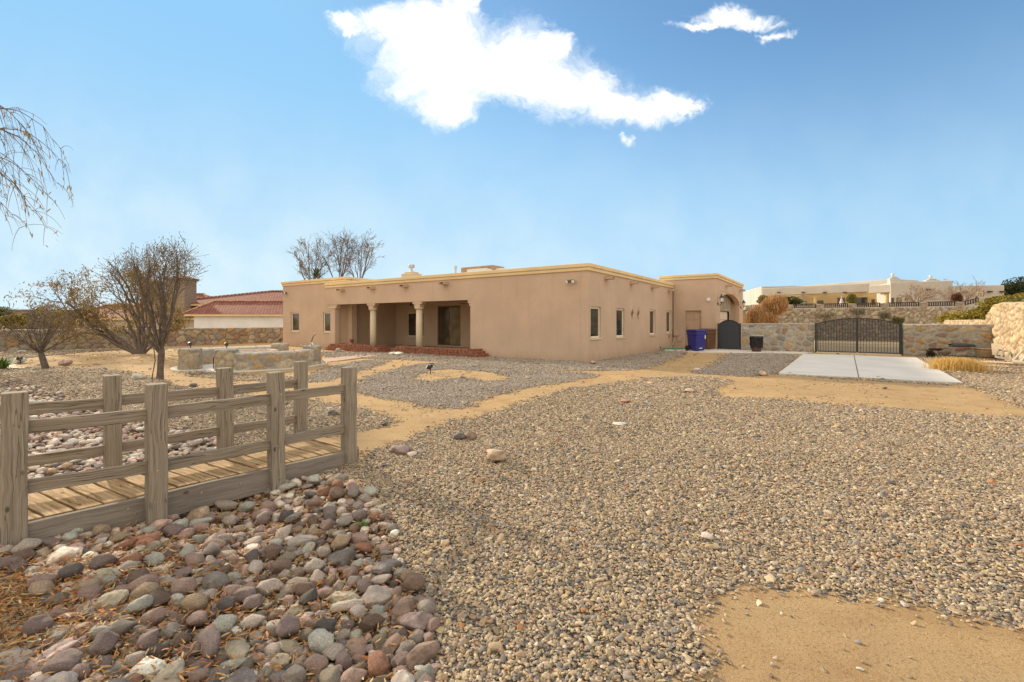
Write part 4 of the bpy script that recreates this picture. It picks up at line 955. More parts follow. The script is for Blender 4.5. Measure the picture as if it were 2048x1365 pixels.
# left wing, standing 0.35 m behind the facade line and taller
PWG = C0 + V * .35; tw0 = on(PWG, U, 690); tw1 = on(PWG, U, 566)
wl = [opening(PWG, U, 581.5, 598, 625, 663.5, 590), opening(PWG, U, 646, 663, 624.6, 665, 655)]
mb = MB(); wall_panel(mb, PWG, U, V, t_end - .3, tw1, -.1, ZM - .0, .3, wl)
wall_panel(mb, PWG, U, V, tw0, tw1, ZM, ZW - .27, .3)
mb.obox(PWG, U, V, tw1 - .3, tw1, .302, 13.5, -.1, ZW - .27); mb.obox(PWG, U, V, tw0, tw0 + .3, .302, 5.0, 3.0, ZW - .27)
mb.obox(PWG, U, V, tw0, tw1 - .302, 13.2, 13.5, -.1, ZW - .27)
mb.build('wing_wall', M['stucco'], house, bevel=.0)
for o_ in wr: window(PR, V, nR, o_, house)
for o_ in wl: window(PWG, U, V, o_, house, M['glass_brown'])
# diamond vents
for px_ in (1264.5, 1276.5):
    t_ = on(PR, V, px_); z = 1.86; c = PR + V * t_
    mb = MB(); ring = []
    for (a, b) in ((0, -.25), (.21, 0), (0, .25), (-.21, 0)): ring.append((a, b))
    for k_ in range(4):
        (a, b), (a2, b2) = ring[k_], ring[(k_ + 1) % 4]
        pts = []
        for e, sc in ((-.012, 1), (-.012, 1), (-.003, .62), (-.003, .62)): pts.append((e, sc))
        q = [c + V * a + U * -.03, c + V * a2 + U * -.03, c + V * (a2 * .7) + U * -.004, c + V * (a * .7) + U * -.004]
        zz_ = [z + b, z + b2, z + b2 * .7, z + b * .7]
        mb.quadface([(p.x, p.y, w) for p, w in zip(q, zz_)])
        q = [c + V * a + U * .01, c + V * a2 + U * .01, c + V * a2 + U * -.03, c + V * a + U * -.03]
        mb.quadface([(p.x, p.y, w) for p, w in zip(q, [z + b, z + b2, z + b2, z + b])])
    vt_ = mb.build('vent', M['stucco'], house)
    m2 = MB(); m2.quadface([tuple((c + V * (a * .7) + U * -.006)[:2]) + (z + b * .7,) for a, b in ring]); m2.build('vent_grille', M['dark_frame'], vt_)
# parapet trim in two cream steps
def trim(name, P, d, n, t0, t1, ztop, e0=.0, e1=.0):
    mb = MB(); mb.obox(P, d, n, t0 - e0, t1 + e1, -.055, .36, ztop - .27, ztop - .145); mb.obox(P, d, n, t0 - e0 - (.03 if e0 else 0), t1 + e1 + (.03 if e1 else 0), -.095, .37, ztop - .143, ztop)
    return mb.build(name, M['stucco_trim'], house, bevel=.022)
trim('parapet', C0, V, U, .372, SD - .0, ZM); trim('parapet', C0, U, V, 0, t_end, ZM, .055, .0)
trim('parapet', PWG, U, V, tw0, tw1, ZW, .055, .055); trim('parapet', PWG + U * tw1, V, -U, .372, 13.5, ZW); trim('parapet', PWG + U * tw0, V, U, .372, 5.0, ZW)
mb = MB(); mb.hb(.3, tw1 - .3, .66, 13, ZM - .5, ZM - .35); mb.build('roof', M['roofing'], house)
mb = MB(); mb.obox(PWG, U, V, tw0 + .3, tw1 - .3, .3, 13.2, ZW - .5, ZW - .35); mb.build('roof', M['roofing'], house)
# garage block
PG = C0 + V * SD; tg = -on(PG, -U, 1432.5); tgl = on(PG, U, 1318)
dg = opening(PG, -U, 1370.5, 1402.5, 622.5, 695.5, 1386)
dg = (-dg[1], -dg[0], .02, 2.08)
mb = MB(); wall_panel(mb, PG, U, V, tg, 0, -.1, ZG - .27, .3, [dg]); 
PGR = C0 + V * SD + U * tg; sarch0, sarch1 = on(PGR, V, 1440.5), on(PGR, V, 1479.3); send = on(PGR, V, 1484.5)
Ya = (PGR + V * ((sarch0 + sarch1) / 2)).y
zs_, zt_ = zat(610.5, Ya + .6), zat(588.5, Ya - .3)
wall_panel(mb, PGR, V, U, .302, send, -.1, ZG - .27, .3, [(sarch0, sarch1, -.1, zt_ + .02)])
mb.hb(0, tgl, SD, SD + .3, ZM - .4, ZG - .27); mb.hb(tgl - .3, tgl, SD + .3, SD + send, ZM - .4, ZG - .27)
mb.hb(tg, 6, SD + send - .3 + .302, SD + send + .3, -.1, ZG - .27); mb.hb(6.0, 6.3, 13.35, SD + send, -.1, ZG - .27)
mb.build('garage_wall', M['stucco'], house, weld=True, bevel=.03)
mb = MB(); N_ = 20; cx_ = (sarch0 + sarch1) / 2; hw = (sarch1 - sarch0) / 2; pts = [(cx_ - hw * math.cos(math.pi * k_ / N_), zs_ + (zt_ - zs_) * math.sin(math.pi * k_ / N_)) for k_ in range(N_ + 1)]
for k_ in range(N_):
    (a, za), (b, zb) = pts[k_], pts[k_ + 1]
    def q(s__, z, e): p = PGR + V * s__ + U * e; return (p.x, p.y, z)
    mb.quadface([q(a, za, 0), q(b, zb, 0), q(b, zt_ + .02, 0), q(a, zt_ + .02, 0)]); mb.quadface([q(a, za, 0), q(a, za, .3), q(b, zb, .3), q(b, zb, 0)]); mb.quadface([q(a, za, .3), q(a, zt_ + .02, .3), q(b, zt_ + .02, .3), q(b, zb, .3)])
mb.build('garage_arch', M['stucco'], house)
mb = MB(); mb.obox(PGR, V, U, sarch0 - .3, sarch0 - .003, .302, .62, -.1, 3.6); mb.obox(PGR, V, U, sarch1 + .003, sarch1 + .3, .302, .62, -.1, 3.6); mb.obox(PGR, V, U, sarch0 - .3, sarch1 + .3, .302, .62, zt_ + .05, zt_ + .2); mb.build('garage_arch', M['stucco'], house)
gd0, gd1, gdz = sarch0 + .25, sarch1 - .9, 2.12
def masonry_panel(name, P, d, n, t0, t1, z0, z1, parent, res=.05, hole=None, amp=.03, **kw):
    n1 = int((t1 - t0) / res) + 2; n2 = int((z1 - z0) / res) + 2; t_ = np.linspace(t0, t1, n1); z_ = np.linspace(z0, z1, n2); T, Z = np.meshgrid(t_, z_, indexing='ij')
    rel, c = masonry(T, Z, **kw); D = -rel * amp
    X = P.x + d.x * T + n.x * D; Y = P.y + d.y * T + n.y * D; f = grid_faces(n1, n2)
    if hole: 
        tm = T.reshape(-1)[f].mean(1); zm = Z.reshape(-1)[f].mean(1); f = f[~((tm > hole[0]) & (tm < hole[1]) & (zm > hole[2]) & (zm < hole[3]))]
    return np_obj(name, np.stack([X, Y, Z], -1).reshape(-1, 3), f, M['masonry'], parent, True, c.reshape(-1, 3))
masonry_panel('stone_veneer', PGR + U * .5, V, U, sarch0 - .05, sarch1 + .05, -.05, zt_ + .1, house, .05, (gd0, gd1, -1, gdz), .03, cw=.17, ch=.12, seed=4.0)
mb = MB()
for k_ in range(4): mb.obox(PGR + U * .60, V, U, gd0, gd1, 0, .05, .02 + k_ * .53, .53 + k_ * .53)
mb.build('garage_door', simple('garage_door', (.68, .58, .45), .5, .04), house, bevel=.01)
trim('parapet', PG, U, V, tg, tgl, ZG, .055, .0); trim('parapet', PGR, V, U, .372, send + .0, ZG, 0, .055); trim('parapet', PG + U * tgl, V, -U, .372, send, ZG)
mb = MB(); mb.hb(tg + .3, 6.1, SD + .3, SD + send, ZG - .5, ZG - .35); mb.build('roof', M['roofing'], house)
# side door with six raised panels
mb = MB(); mb.obox(PG, U, V, dg[0], dg[1], .10, .15, dg[2], dg[3])
sdoor = mb.build('side_door', simple('door_paint', (0.45, .31, .215), .5, .04), house)
mb = MB(); w_ = dg[1] - dg[0]
for (za, zb) in ((1.62, 1.93), (.93, 1.52), (.2, .83)):
    for (a, b) in ((.12, .46), (.54, .88)):
        mb.obox(PG, U, V, dg[0] + w_ * a, dg[0] + w_ * b, .085, .105, za, zb)
mb.build('door_panel', simple('door_paint_panel', (0.47, .325, .225), .5, .04), sdoor, bevel=.012)
mb = MB()
for z in (.98, 1.14): c = PG + U * (dg[1] - .07) + V * .10 + Vector((0, 0, z)); mb.tube([c, c - V * .03, c - V * .05], [.012, .028, .022], 12)
mb.build('handle', M['black'], sdoor)
mb = MB(); mb.obox(PG, U, V, dg[0] - .06, dg[0] - .003, -.02, .10, -.02, dg[3] + .06); mb.obox(PG, U, V, dg[1] + .003, dg[1] + .06, -.02, .10, -.02, dg[3] + .06); mb.obox(PG, U, V, dg[0] - .002, dg[1] + .002, -.02, .10, dg[3] + .003, dg[3] + .06)
mb.build('door_frame', M['stucco'], house, bevel=.008)
# canales (roof spouts)
def canale(P, d, n, t_, z, parent=house):
    mb = MB(); mb.obox(P, d, n, t_ - .13, t_ + .13, -.34, .02, z - .06, z - .035); mb.obox(P, d, n, t_ - .155, t_ - .13, -.34, .02, z - .06, z + .04); mb.obox(P, d, n, t_ + .13, t_ + .155, -.34, .02, z - .06, z + .04)
    mb.obox(P, d, n, t_ - .16, t_ + .16, -.30, .02, z + .04, z + .062)
    mb.build('canale', M['stucco'], parent, bevel=.012)
for px_ in (683.5, 744.5, 810.5, 890): canale(C0, U, V, on(C0, U, px_ + 2), 3.17)
for px_ in (1208, 1258, 1300, 1333.5): canale(PR, V, U, on(PR, V, px_ + 4), 3.18)
for px_ in (1449, 1476): canale(PGR, V, U, on(PGR, V, px_ + 3), 3.55)
# security lights with two lamp heads
def sec_light(P, d, n, t_, z, parent=house):
    mb = MB(); c = P + d * t_ + Vector((0, 0, z)); mb.obox(P, d, n, t_ - .07, t_ + .07, -.04, .005, z - .05, z + .05); b = mb.build('security_light', M['dark_frame'], parent, bevel=.01)
    for k_ in (-1, 1):
        a = c - n * .06 + d * k_ * .1; e = a - n * .13 - Vector((0, 0, .05)) + d * k_ * .03; m2 = MB(); m2.tube([c - n * .03, a, a.lerp(e, .3), e], [.018, .03, .055, .07], 14); h_ = m2.build('lamp_head', M['dark_frame'], b)
        m3 = MB(); m3.tube([e, e + (e - a).normalized() * .012], [.064, .05], 14); m3.build('lens', M['white'], h_)
sec_light(C0, U, V, on(C0, U, 1144), 2.98); sec_light(PWG, U, V, on(PWG, U, 572.5), 3.25)
# carriage lanterns by the arch
def lantern(c, n, parent=house):
    mb = MB(); mb.tube([c, c - n * .05], [.06, .05], 12); mb.tube([c - n * .04 - Vector((0, 0, .05)), c - n * .12 - Vector((0, 0, .10)), c - n * .2, c - n * .2 + Vector((0, 0, .08))], .016, 8)
    b = mb.build('wall_lantern', M['black'], parent); l = c - n * .2 + Vector((0, 0, .08))
    m2 = MB(); m2.lathe(l, [(.05, 0), (.085, .03), (.10, .20), (.105, .22)], 10); m2.build('lantern_glass', M['white'], b)
    m3 = MB(); m3.lathe(l, [(.135, .22), (.06, .30), (.035, .36), (.012, .44)], 10); m3.lathe(l, [(.02, -.05), (.06, 0), (.055, .02)], 10)
    for k_ in range(5): a = k_ * 1.257; m3.tube([l + Vector((math.cos(a) * .075, math.sin(a) * .075, .02)), l + Vector((math.cos(a) * .108, math.sin(a) * .108, .23))], .007, 5)
    m3.build('lantern_cage', M['black'], b)
lantern(PGR + V * (sarch0 - .75 if sarch0 > 1 else .35) + Vector((0, 0, 2.45)), U); lantern(PGR + V * (sarch1 + .35) + Vector((0, 0, 2.45)), U)
c = PG + U * on(PG, U, 1417) + Vector((0, 0, zat(600, (PG + U * on(PG, U, 1417)).y))); mb = MB(); mb.tube([c, c - V * .04, c - V * .08, c - V * .10], [.10, .10, .085, .03], 18); mb.build('round_light', M['white'], house, smooth=False)
# meter boxes and conduit
bx = on(PG, U, 1354); mb = MB(); mb.obox(PG, U, V, bx - .12, bx + .16, -.11, 0, .72, 1.02); mb.obox(PG, U, V, bx - .26, bx - .06, -.10, 0, .42, .66); c = PG + U * (bx) ; mb.tube([c - V * .03 + Vector((0, 0, 1.0)), c - V * .03 + U * -.28 + Vector((0, 0, 1.4))], .01, 6); mb.tube([c - V * .05 + Vector((0, 0, .72)), c - V * .05 + U * -.1 + Vector((0, 0, .6))], .02, 6)
mb.build('meter_box', M['stucco'], house, bevel=.01)
mb = MB(); c = C0 + V * (SD - .03) + U * -.035; mb.tube([c + Vector((0, 0, .6)), c + Vector((0, 0, 3.3))], .02, 8); c2 = PR + V * on(PR, V, 1337) + U * -.03; mb.tube([c2 + Vector((0, 0, .62)), c2 + Vector((0, 0, .72)), c2 - U * .06 + Vector((0, 0, .70))], .02, 8); c3 = PR + V * on(PR, V, 1320) + U * -.03; mb.tube([c3 + Vector((0, 0, .1)), c3 + Vector((0, 0, .2))], .03, 8)
mb.build('conduit', M['dark_frame'], house)
# things on the roof
Yr = 24.0; cc = at(823, 550, 24.5); mb = MB(); mb.obox(cc, U, V, -.42, .42, -.35, .35, ZM - .45, 3.98); mb.obox(cc, U, V, -.30, .30, -.25, .25, 3.98, 4.07); ch = mb.build('chimney', M['cream'], house, bevel=.05)
mb = MB(); mb.lathe((cc.x, cc.y, 4.07), [(.11, 0), (.10, .06), (.055, .09), (.055, .24), (.17, .245), (.17, .275)], 16); mb.lathe((cc.x, cc.y, 4.32), [(.12, -.04), (.12, .08)], 16); mb.lathe((cc.x, cc.y, 4.38), [(.17, 0), (.17, .03), (.13, .08)], 16)
mb.build('chimney_cap', M['metal'], ch)
cc = at(911, 535, 24.0); mb = MB(); mb.tube([Vector((cc.x, cc.y, 3.1)), Vector((cc.x, cc.y, 4.2)), ], .05, 10); mb.lathe((cc.x, cc.y, 4.2), [(.08, 0), (.08, .12), (.02, .15)], 12); mb.build('vent_pipe', M['metal'], house)
cc = at(965, 534, 24.5); mb = MB()
mb.obox(cc, U, V, -1.05, 1.05, -.5, .5, ZM - .42, 4.32); mb.build('roof_enclosure', simple('enclosure_board', (.42, .27, .16), .8, .2, 3), house, bevel=.02)
mb = MB(); mb.obox(cc - V * .9, U, V, -1.1, .1, -.25, .25, ZM - .4, 4.10); mb.obox(cc + U * -1.3, U, V, -.25, .25, -.3, .3, ZM - .4, 4.16); mb.build('cooling_unit', M['white'], house, bevel=.02)

# ------------------------------------------------------------------ block planters before the porch
M['block'] = simple('red_block', (0.27, 0.11, 0.066), 0.9, .4, 9, bmp=.6, bscale=60)
def planter(pa, pb, off, label, stepl, stepr):
    a = on(C0 - V * off, U, pb); b = on(C0 - V * off, U, pa); c0_ = C0 + U * ((a + b) / 2) - V * off
    t = thing('block_planter', label, 'planter', tuple(c0_), 'low red block planters in front of the porch'); rr = random.Random(int(pa)); mb = MB(); bw = .21
    for row in range(4):
        lo, hi = a + stepr * row * .15, b - stepl * row * .15; x = lo + (row % 2) * bw * .5
        while x < hi - .03:
            e = min(x + bw - .008, hi); s0 = rr.uniform(-.018, .018) + row * .012
            mb.obox(C0 - V * off, U, V, x, e, s0, .24 + s0, row * .092 - .02, row * .092 + .068); x += bw
    for row in range(4):
        for (x, ss_) in ((a + stepr * row * .15, 1), (b - stepl * row * .15 - .2, 1)):
            mb.obox(C0 - V * off, U, V, x, x + .2, .245 + row * .012, off - .03, row * .092 - .02, row * .092 + .068)
    mb.build('block_wall', M['block'], t, bevel=.012); mb = MB(); mb.obox(C0 - V * off, U, V, a + .5, b - .5, .2, off - .04, 0, .27); mb.build('soil', simple('planter_soil', (.16, .10, .06), 1.0, .3, 20, bmp=.6), t)
planter(648, 762, .85, 'stepped red block planter in front of the left porch bay', 1, 1)
planter(776, 965, .62, 'longer stepped red block planter in front of the sliding porch door', 1, 1)
# small red pot hanging bell by the left porch pilaster
p = HP(t_in - .55, .75); mb = MB(); mb.lathe((p.x, p.y, .33), [(.06, 0), (.09, .05), (.11, .16), (.09, .2)], 14); props(mb.build('clay_pot', simple('clay', (.30, .10, .07), .8)), 'small rusty red pot standing at the left end of the porch', 'pot')

# ------------------------------------------------------------------ paving
def slab(name, pts, z0, z1, mat, lab=None):
    mb = MB(); n = len(pts); lo = [(p.x, p.y, z0) for p in pts]; hi = [(p.x, p.y, z1) for p in pts]
    mb.quadface(hi)
    for i in range(n): j = (i + 1) % n; mb.quadface([lo[i], lo[j], hi[j], hi[i]])
    o = mb.build(name, mat, None, weld=True, bevel=.01); return props(o, lab, kind='structure')
GA = G(1629, 706.4); GU = -U                          # gate wall line
def gl(px_): return GA + GU * on(GA, GU, px_)
n1, n2, f1, f2 = G(1557, 746, .05), G(1926, 765, .05), G(1607, 707.5, .05), G(1833, 715.5, .05)
nm, fm = G(1717.5, 754.5, .05), G(1708, 710.5, .05); e_ = (n2 - n1).normalized() * .012
slab('driveway', [n1, nm - e_, fm - e_, f1], -.1, .05, M['concrete']); slab('driveway', [nm + e_, n2, f2, fm + e_], -.1, .05, M['concrete'])
ga, gb = gl(1631), gl(1802); back = V * 16.5
slab('driveway_apron', [ga - V * .12, gb - V * .12, gb + U * -6 + back, ga + back + U * 1.0], -.1, .046, concrete('sun_tinted_concrete', (.72, .57, .37)))  # sunlight put into the colour, since the garage shades this slab
slab('walkway', [G(1330, 703.0), G(1400, 706.5), G(1606, 708.6), gl(1628), gl(1437), PG + U * tg - V * .01, PG - V * .01, HP(-.01, SD - 1.5)], -.1, .042, M['concrete'])
slab('path', [G(612, 724), G(650, 726.5), G(782, 709.5), G(757, 706.5)], -.1, .03, M['pink_paving'])

# ------------------------------------------------------------------ garden walls
tA, tB = on(GA, GU, 1484), on(GA, GU, 1628); 
def path_line(P, d, a, b, n=2): return [tuple((P + d * (a + (b - a) * k_ / (n - 1)))[:2]) for k_ in range(n)]
o = stone_wall('stone_wall', path_line(GA + V * .14, GU, tA, tB), 1.40, .26, None, .03, .03, .04, 3.3, cw=.34, ch=.27, mw=.06, mortar=(.40, .40, .375), weights=[3, 2, 3, 1.5, 1.0, .8, 2, 2, 2.2, 2]); props(o, 'rubble stone garden wall between the small arched gate and the driveway gate', 'wall')
tC, tD = on(GA, GU, 1806), on(GA, GU, 1989)
o = stone_wall('stone_wall', path_line(GA + V * .14, GU, tC, tD), 1.375, .26, None, .03, .03, .04, 8.1, cw=.36, ch=.27, mw=.06, mortar=(.38, .375, .34), weights=[3, 2, 3, 1.2, 1.2, 1.0, 2.2, 2.2, 2.2, 2]); props(o, 'rubble stone garden wall right of the driveway gate, junk leaning on it', 'wall')
RW0 = GA + GU * (tD + .12)
def rh(s_):
    # s_ runs from the far low end towards the camera
    k_ = s_ - 9.0
    if k_ < -.15: return 1.56 + .02 * math.sin(s_ * 3)
    if k_ > 1.0: return 2.17 + .03 * math.sin(s_ * 1.3) + .02 * math.sin(s_ * 4.1)
    q = (k_ + .15) / 1.15; return 1.56 + .62 * (q ** .6) 
sfar = 9.9
o = stone_wall('stone_wall', [tuple((RW0 + V * sfar)[:2]), tuple((RW0 - V * 11)[:2])], rh, .34, None, .04, .058, .03, 12.5, cw=.24, ch=.30, rough=.2, capc=(.50, .40, .27), palette=STONEC * .35 + np.array([.40, .31, .20]), weights=[3, 2, 4, 1, .8, .2, 3, .8, 4, 3], mw=.045, mortar=(.30, .225, .14)); props(o, 'tall rough sunlit stone wall along the right side of the yard', 'wall')
# far left boundary wall, parallel to V
LW = G(340, 693)
a0, a1 = on(LW, V, -420), on(LW, V, 640)
o = stone_wall('stone_wall', [tuple((LW + V * a1)[:2]), tuple((LW + V * a0)[:2])][::-1], 1.10, .3, None, .055, .035, .03, 21.0, cw=.46, ch=.32, mortar=(.19, .16, .13), weights=[3, 2.4, 3, 2.2, 1.0, .6, 1.6, 1.6, 1, 2.4]); props(o, 'long low flagstone wall along the left end of the yard', 'wall')
# retaining wall of the neighbour's raised lot
RA, RB = Vector((19.0, 39.5, 0)), Vector((37.5, 36.5, 0)); rd = (RB - RA).normalized(); rn = Vector((-rd.y, rd.x, 0))
o = stone_wall('retaining_wall', [tuple((RA - rd * 8)[:2]), tuple((RB + rd * 14)[:2])], lambda s_: 2.45 + .012 * s_, .4, None, .08, .05, .05, 31.0, cw=.42, ch=.30, mw=.05, mortar=(.23, .195, .16), palette=STONEC * .7 + np.array([.17, .15, .12]), weights=[3, 3, 3, 2.2, .3, .3, .8, 1.8, 2, 2.4]); props(o, 'high tan rubble retaining wall below the neighbouring white adobe house', 'wall')
# ------------------------------------------------------------------ fire ring with four pillars
FC = Vector((-8.7, 15.85, 0)); FR = 1.87
def ring_pt(a, r=FR): return (FC.x + r * math.cos(a), FC.y + r * math.sin(a))
P1, P2, P3, P4 = [math.atan2(b - FC.y, a - FC.x) for a, b in ((-9.78, 14.45), (-8.5, 13.98), (-8.75, 17.72), (-6.86, 16.05))]
def arc(a, b, n=24): return [ring_pt(a + (b - a) * k_ / (n - 1)) for k_ in range(n)]
o = stone_wall('curved_stone_seat', arc(P2 + .12, P4 + 2 * math.pi if P4 < P2 else P4 - .08), .55, .34, None, .035, .028, .05, 41.0, cw=.36, ch=.28, capc=(.46, .44, .42), mw=.045, mortar=(.36, .345, .32), weights=[3, 2, 3, 1.2, 1.2, .9, 2.4, 1.6, 2.2, 2]); props(o, 'curved low stone seat wall on the near side of the fire ring', 'seat wall')
o = stone_wall('curved_stone_seat', arc(P3 + .12, P1 + 2 * math.pi - .12), .55, .34, None, .05, .028, .05, 43.0, cw=.36, ch=.28, capc=(.46, .44, .42), mw=.045, mortar=(.36, .345, .32), weights=[3, 2, 3, 1.2, 1.2, .9, 2.4, 1.6, 2.2, 2]); props(o, 'curved low stone seat wall on the far side of the fire ring', 'seat wall')
def pillar(c, r, h, seed, label):
    n, nz = 64, 22; th = np.linspace(0, 2 * math.pi, n, endpoint=False); z = np.linspace(-.1, h - .05, nz); T, Z = np.meshgrid(th, z, indexing='ij')
    rel, cc_ = masonry(T * r, Z, .3, .24, seed); sq = 1 / np.maximum(np.abs(np.cos(T)), np.abs(np.sin(T))) ** .35
    rr = (r + (rel - .6) * .025) * sq; X, Y = rr * np.cos(T), rr * np.sin(T)
    tr_ = [(r * .99, h - .04), (r * .9, h - .008), (r * .6, h), (.02, h + .004)]
    for (q, zz_) in tr_: X = np.concatenate([X, (q * sq[:, :1] ** 1 * np.cos(th)[:, None])], 1); Y = np.concatenate([Y, q * sq[:, :1] * np.sin(th)[:, None]], 1); Z = np.concatenate([Z, np.full((n, 1), zz_)], 1); cc_ = np.concatenate([cc_, np.full((n, 1, 3), .38)], 1)
    m = nz + len(tr_); o = np_obj('stone_pillar', np.stack([X, Y, Z], -1).reshape(-1, 3), grid_faces(n, m, True), M['masonry'], None, True, cc_.reshape(-1, 3)); o.location = (c[0], c[1], 0); return props(o, label, 'pillar', 'stone pillars of the fire ring')
PIL = [(ring_pt(P1), 'squat stone pillar at the left front opening of the fire ring'), (ring_pt(P2), 'squat stone pillar starting the near curved seat wall'), (ring_pt(P3), 'squat stone pillar at the back of the fire ring'), (ring_pt(P4), 'squat stone pillar with sticks and a bag leaning on it')]
for k_, (c, lab) in enumerate(PIL): pillar(c, .285, .66, 50 + k_, lab)
o = stone_wall('fire_pit', [(FC.x + .62 * math.cos(a), FC.y + .62 * math.sin(a)) for a in np.linspace(0, -2 * math.pi, 33)], .52, .26, None, .045, .02, .04, 61.0, True, cw=.3, ch=.22, capc=(.50, .40, .33)); props(o, 'round stone fire pit in the middle of the ring', 'fire pit')
mb = MB(); mb.lathe((FC.x, FC.y, .0), [(2.3, -.05), (2.3, .02)], 48); props(mb.build('path', M['concrete'], None), kind='structure')
def solar_light(p, label, tilt=0.0, h=.17):
    t = thing('solar_lantern', label, 'garden lantern', tuple(p), 'little solar lanterns on the pillars'); mb = MB(); k_ = Vector((tilt, 0, 1)).normalized()
    P_ = lambda a: Vector(p) + k_ * a
    mb.tube([P_(0), P_(h * .4)], .012, 6); mb.tube([P_(h * .9), P_(h * .97), P_(h * 1.1)], [.075, .07, .02], 12); mb.build('cap', M['black'], t)
    mb = MB(); mb.tube([P_(h * .4), P_(h * .9)], [.035, .055], 10); mb.build('lens', M['glass_brown'], t)
solar_light((*PIL[0][0], .66), 'black topped solar lantern on the left front pillar'); solar_light((*PIL[1][0], .66), 'black topped solar lantern on the pillar starting the near seat wall'); solar_light((*PIL[2][0], .66), 'small pale solar lantern on the back pillar')
t = thing('bent_lamp', 'bent dark lamp arm sticking up from the pillar with the leaning sticks', 'garden lamp', (*PIL[3][0], .66)); p = Vector((*PIL[3][0], .66))
mb = MB(); mb.tube([p + Vector(q) for q in ((-.0, 0, 0), (-.02, 0, .12), (.03, 0, .28), (.10, 0, .38), (.15, 0, .41))], [.03, .022, .02, .018, .015], 8); mb.build('arm', M['dark_frame'], t); mb = MB(); mb.lathe(p, [(.06, 0), (.045, .08), (.03, .1)], 12); mb.build('base', M['white'], t)
# sticks, cloth and low stakes
def g0(px_, py, z=0): return G(px_, py, z)
rr = random.Random(9); top = Vector((*PIL[3][0], .66)) + Vector((-.1, -.32, .04))
for i, (ex, lab) in enumerate(((652, 'pale pole leaning on the pillar, reaching farthest out'), (643, 'pale pole leaning on the pillar, steepest one'), (638, 'thin pole leaning on the pillar beside the dark bag'))):
    e = G(ex, 727 - i * 2); mb = MB(); tp = top + Vector((-.15 + i * .16, .02 * i, .03 * i)); mb.tube([e, e.lerp(tp, .5) + Vector((.02, 0, .02)), tp], [.02, .024, .018], 7)
    props(mb.build('pole', simple('pale_pole', (.50, .42, .30), .8)), lab, 'pole', 'poles leaning against the fire ring pillar')
v, f = rock_shape(77, 4, 'flat'); p = G(626, 727); n3 = np.array([mnoise.noise(Vector(q * 3.2)) for q in v]); v = v * (1 + .28 * n3)[:, None] * np.array((.20, .16, .62)) ; o = np_obj('folded_cloth', v, f, simple('dark_cloth', (.10, .085, .085), .9, .3, 5), None, True); o.location = (p.x - .05, p.y + .02, .16); props(o, 'dark grey folded cloth slumped against the stone seat wall', 'cloth')
for px_, py, lab in ((376, 737, 'thin black stake left of the left front pillar'), (427, 739, 'thin black stake in front of the second pillar')):
    p = G(px_, py); mb = MB(); mb.tube([p, p + Vector((0, 0, .34))], .012, 6); mb.tube([p + Vector((0, 0, .33)), p + Vector((0.02, 0, .37))], [.02, .012], 6); props(mb.build('stake', M['black']), lab, 'stake')
# garden spotlights
def spot(px_, py, label, sc=1.0):
    p = G(px_, py); t = thing('garden_spotlight', label, 'spotlight', tuple(p)); mb = MB(); mb.tube([p, p + Vector((0, 0, .16 * sc))], .012 * sc, 6); mb.build('spike', M['black'], t)
    a = p + Vector((-.03, 0, .16 * sc)); mb = MB(); mb.tube([a + Vector((-.06, -.02, .03)) * sc, a, a + Vector((.07, .03, .05)) * sc], [.055 * sc, .05 * sc, .03 * sc], 12); hd = mb.build('lamp_head', M['black'], t)
    mb = MB(); mb.beam(a + Vector((-.02, 0, .09)) * sc, a + Vector((.10, .02, .11)) * sc, .12 * sc, .012); mb.build('solar_panel', M['black_plastic'], t)
spot(861, 749, 'black solar spotlight on a spike in the curved gravel island', 1.15); spot(41, 728, 'small dark spotlight beside the whitish rock near the yucca', 1.0); spot(510, 701, 'small dark spotlight near the long stone wall', .9)
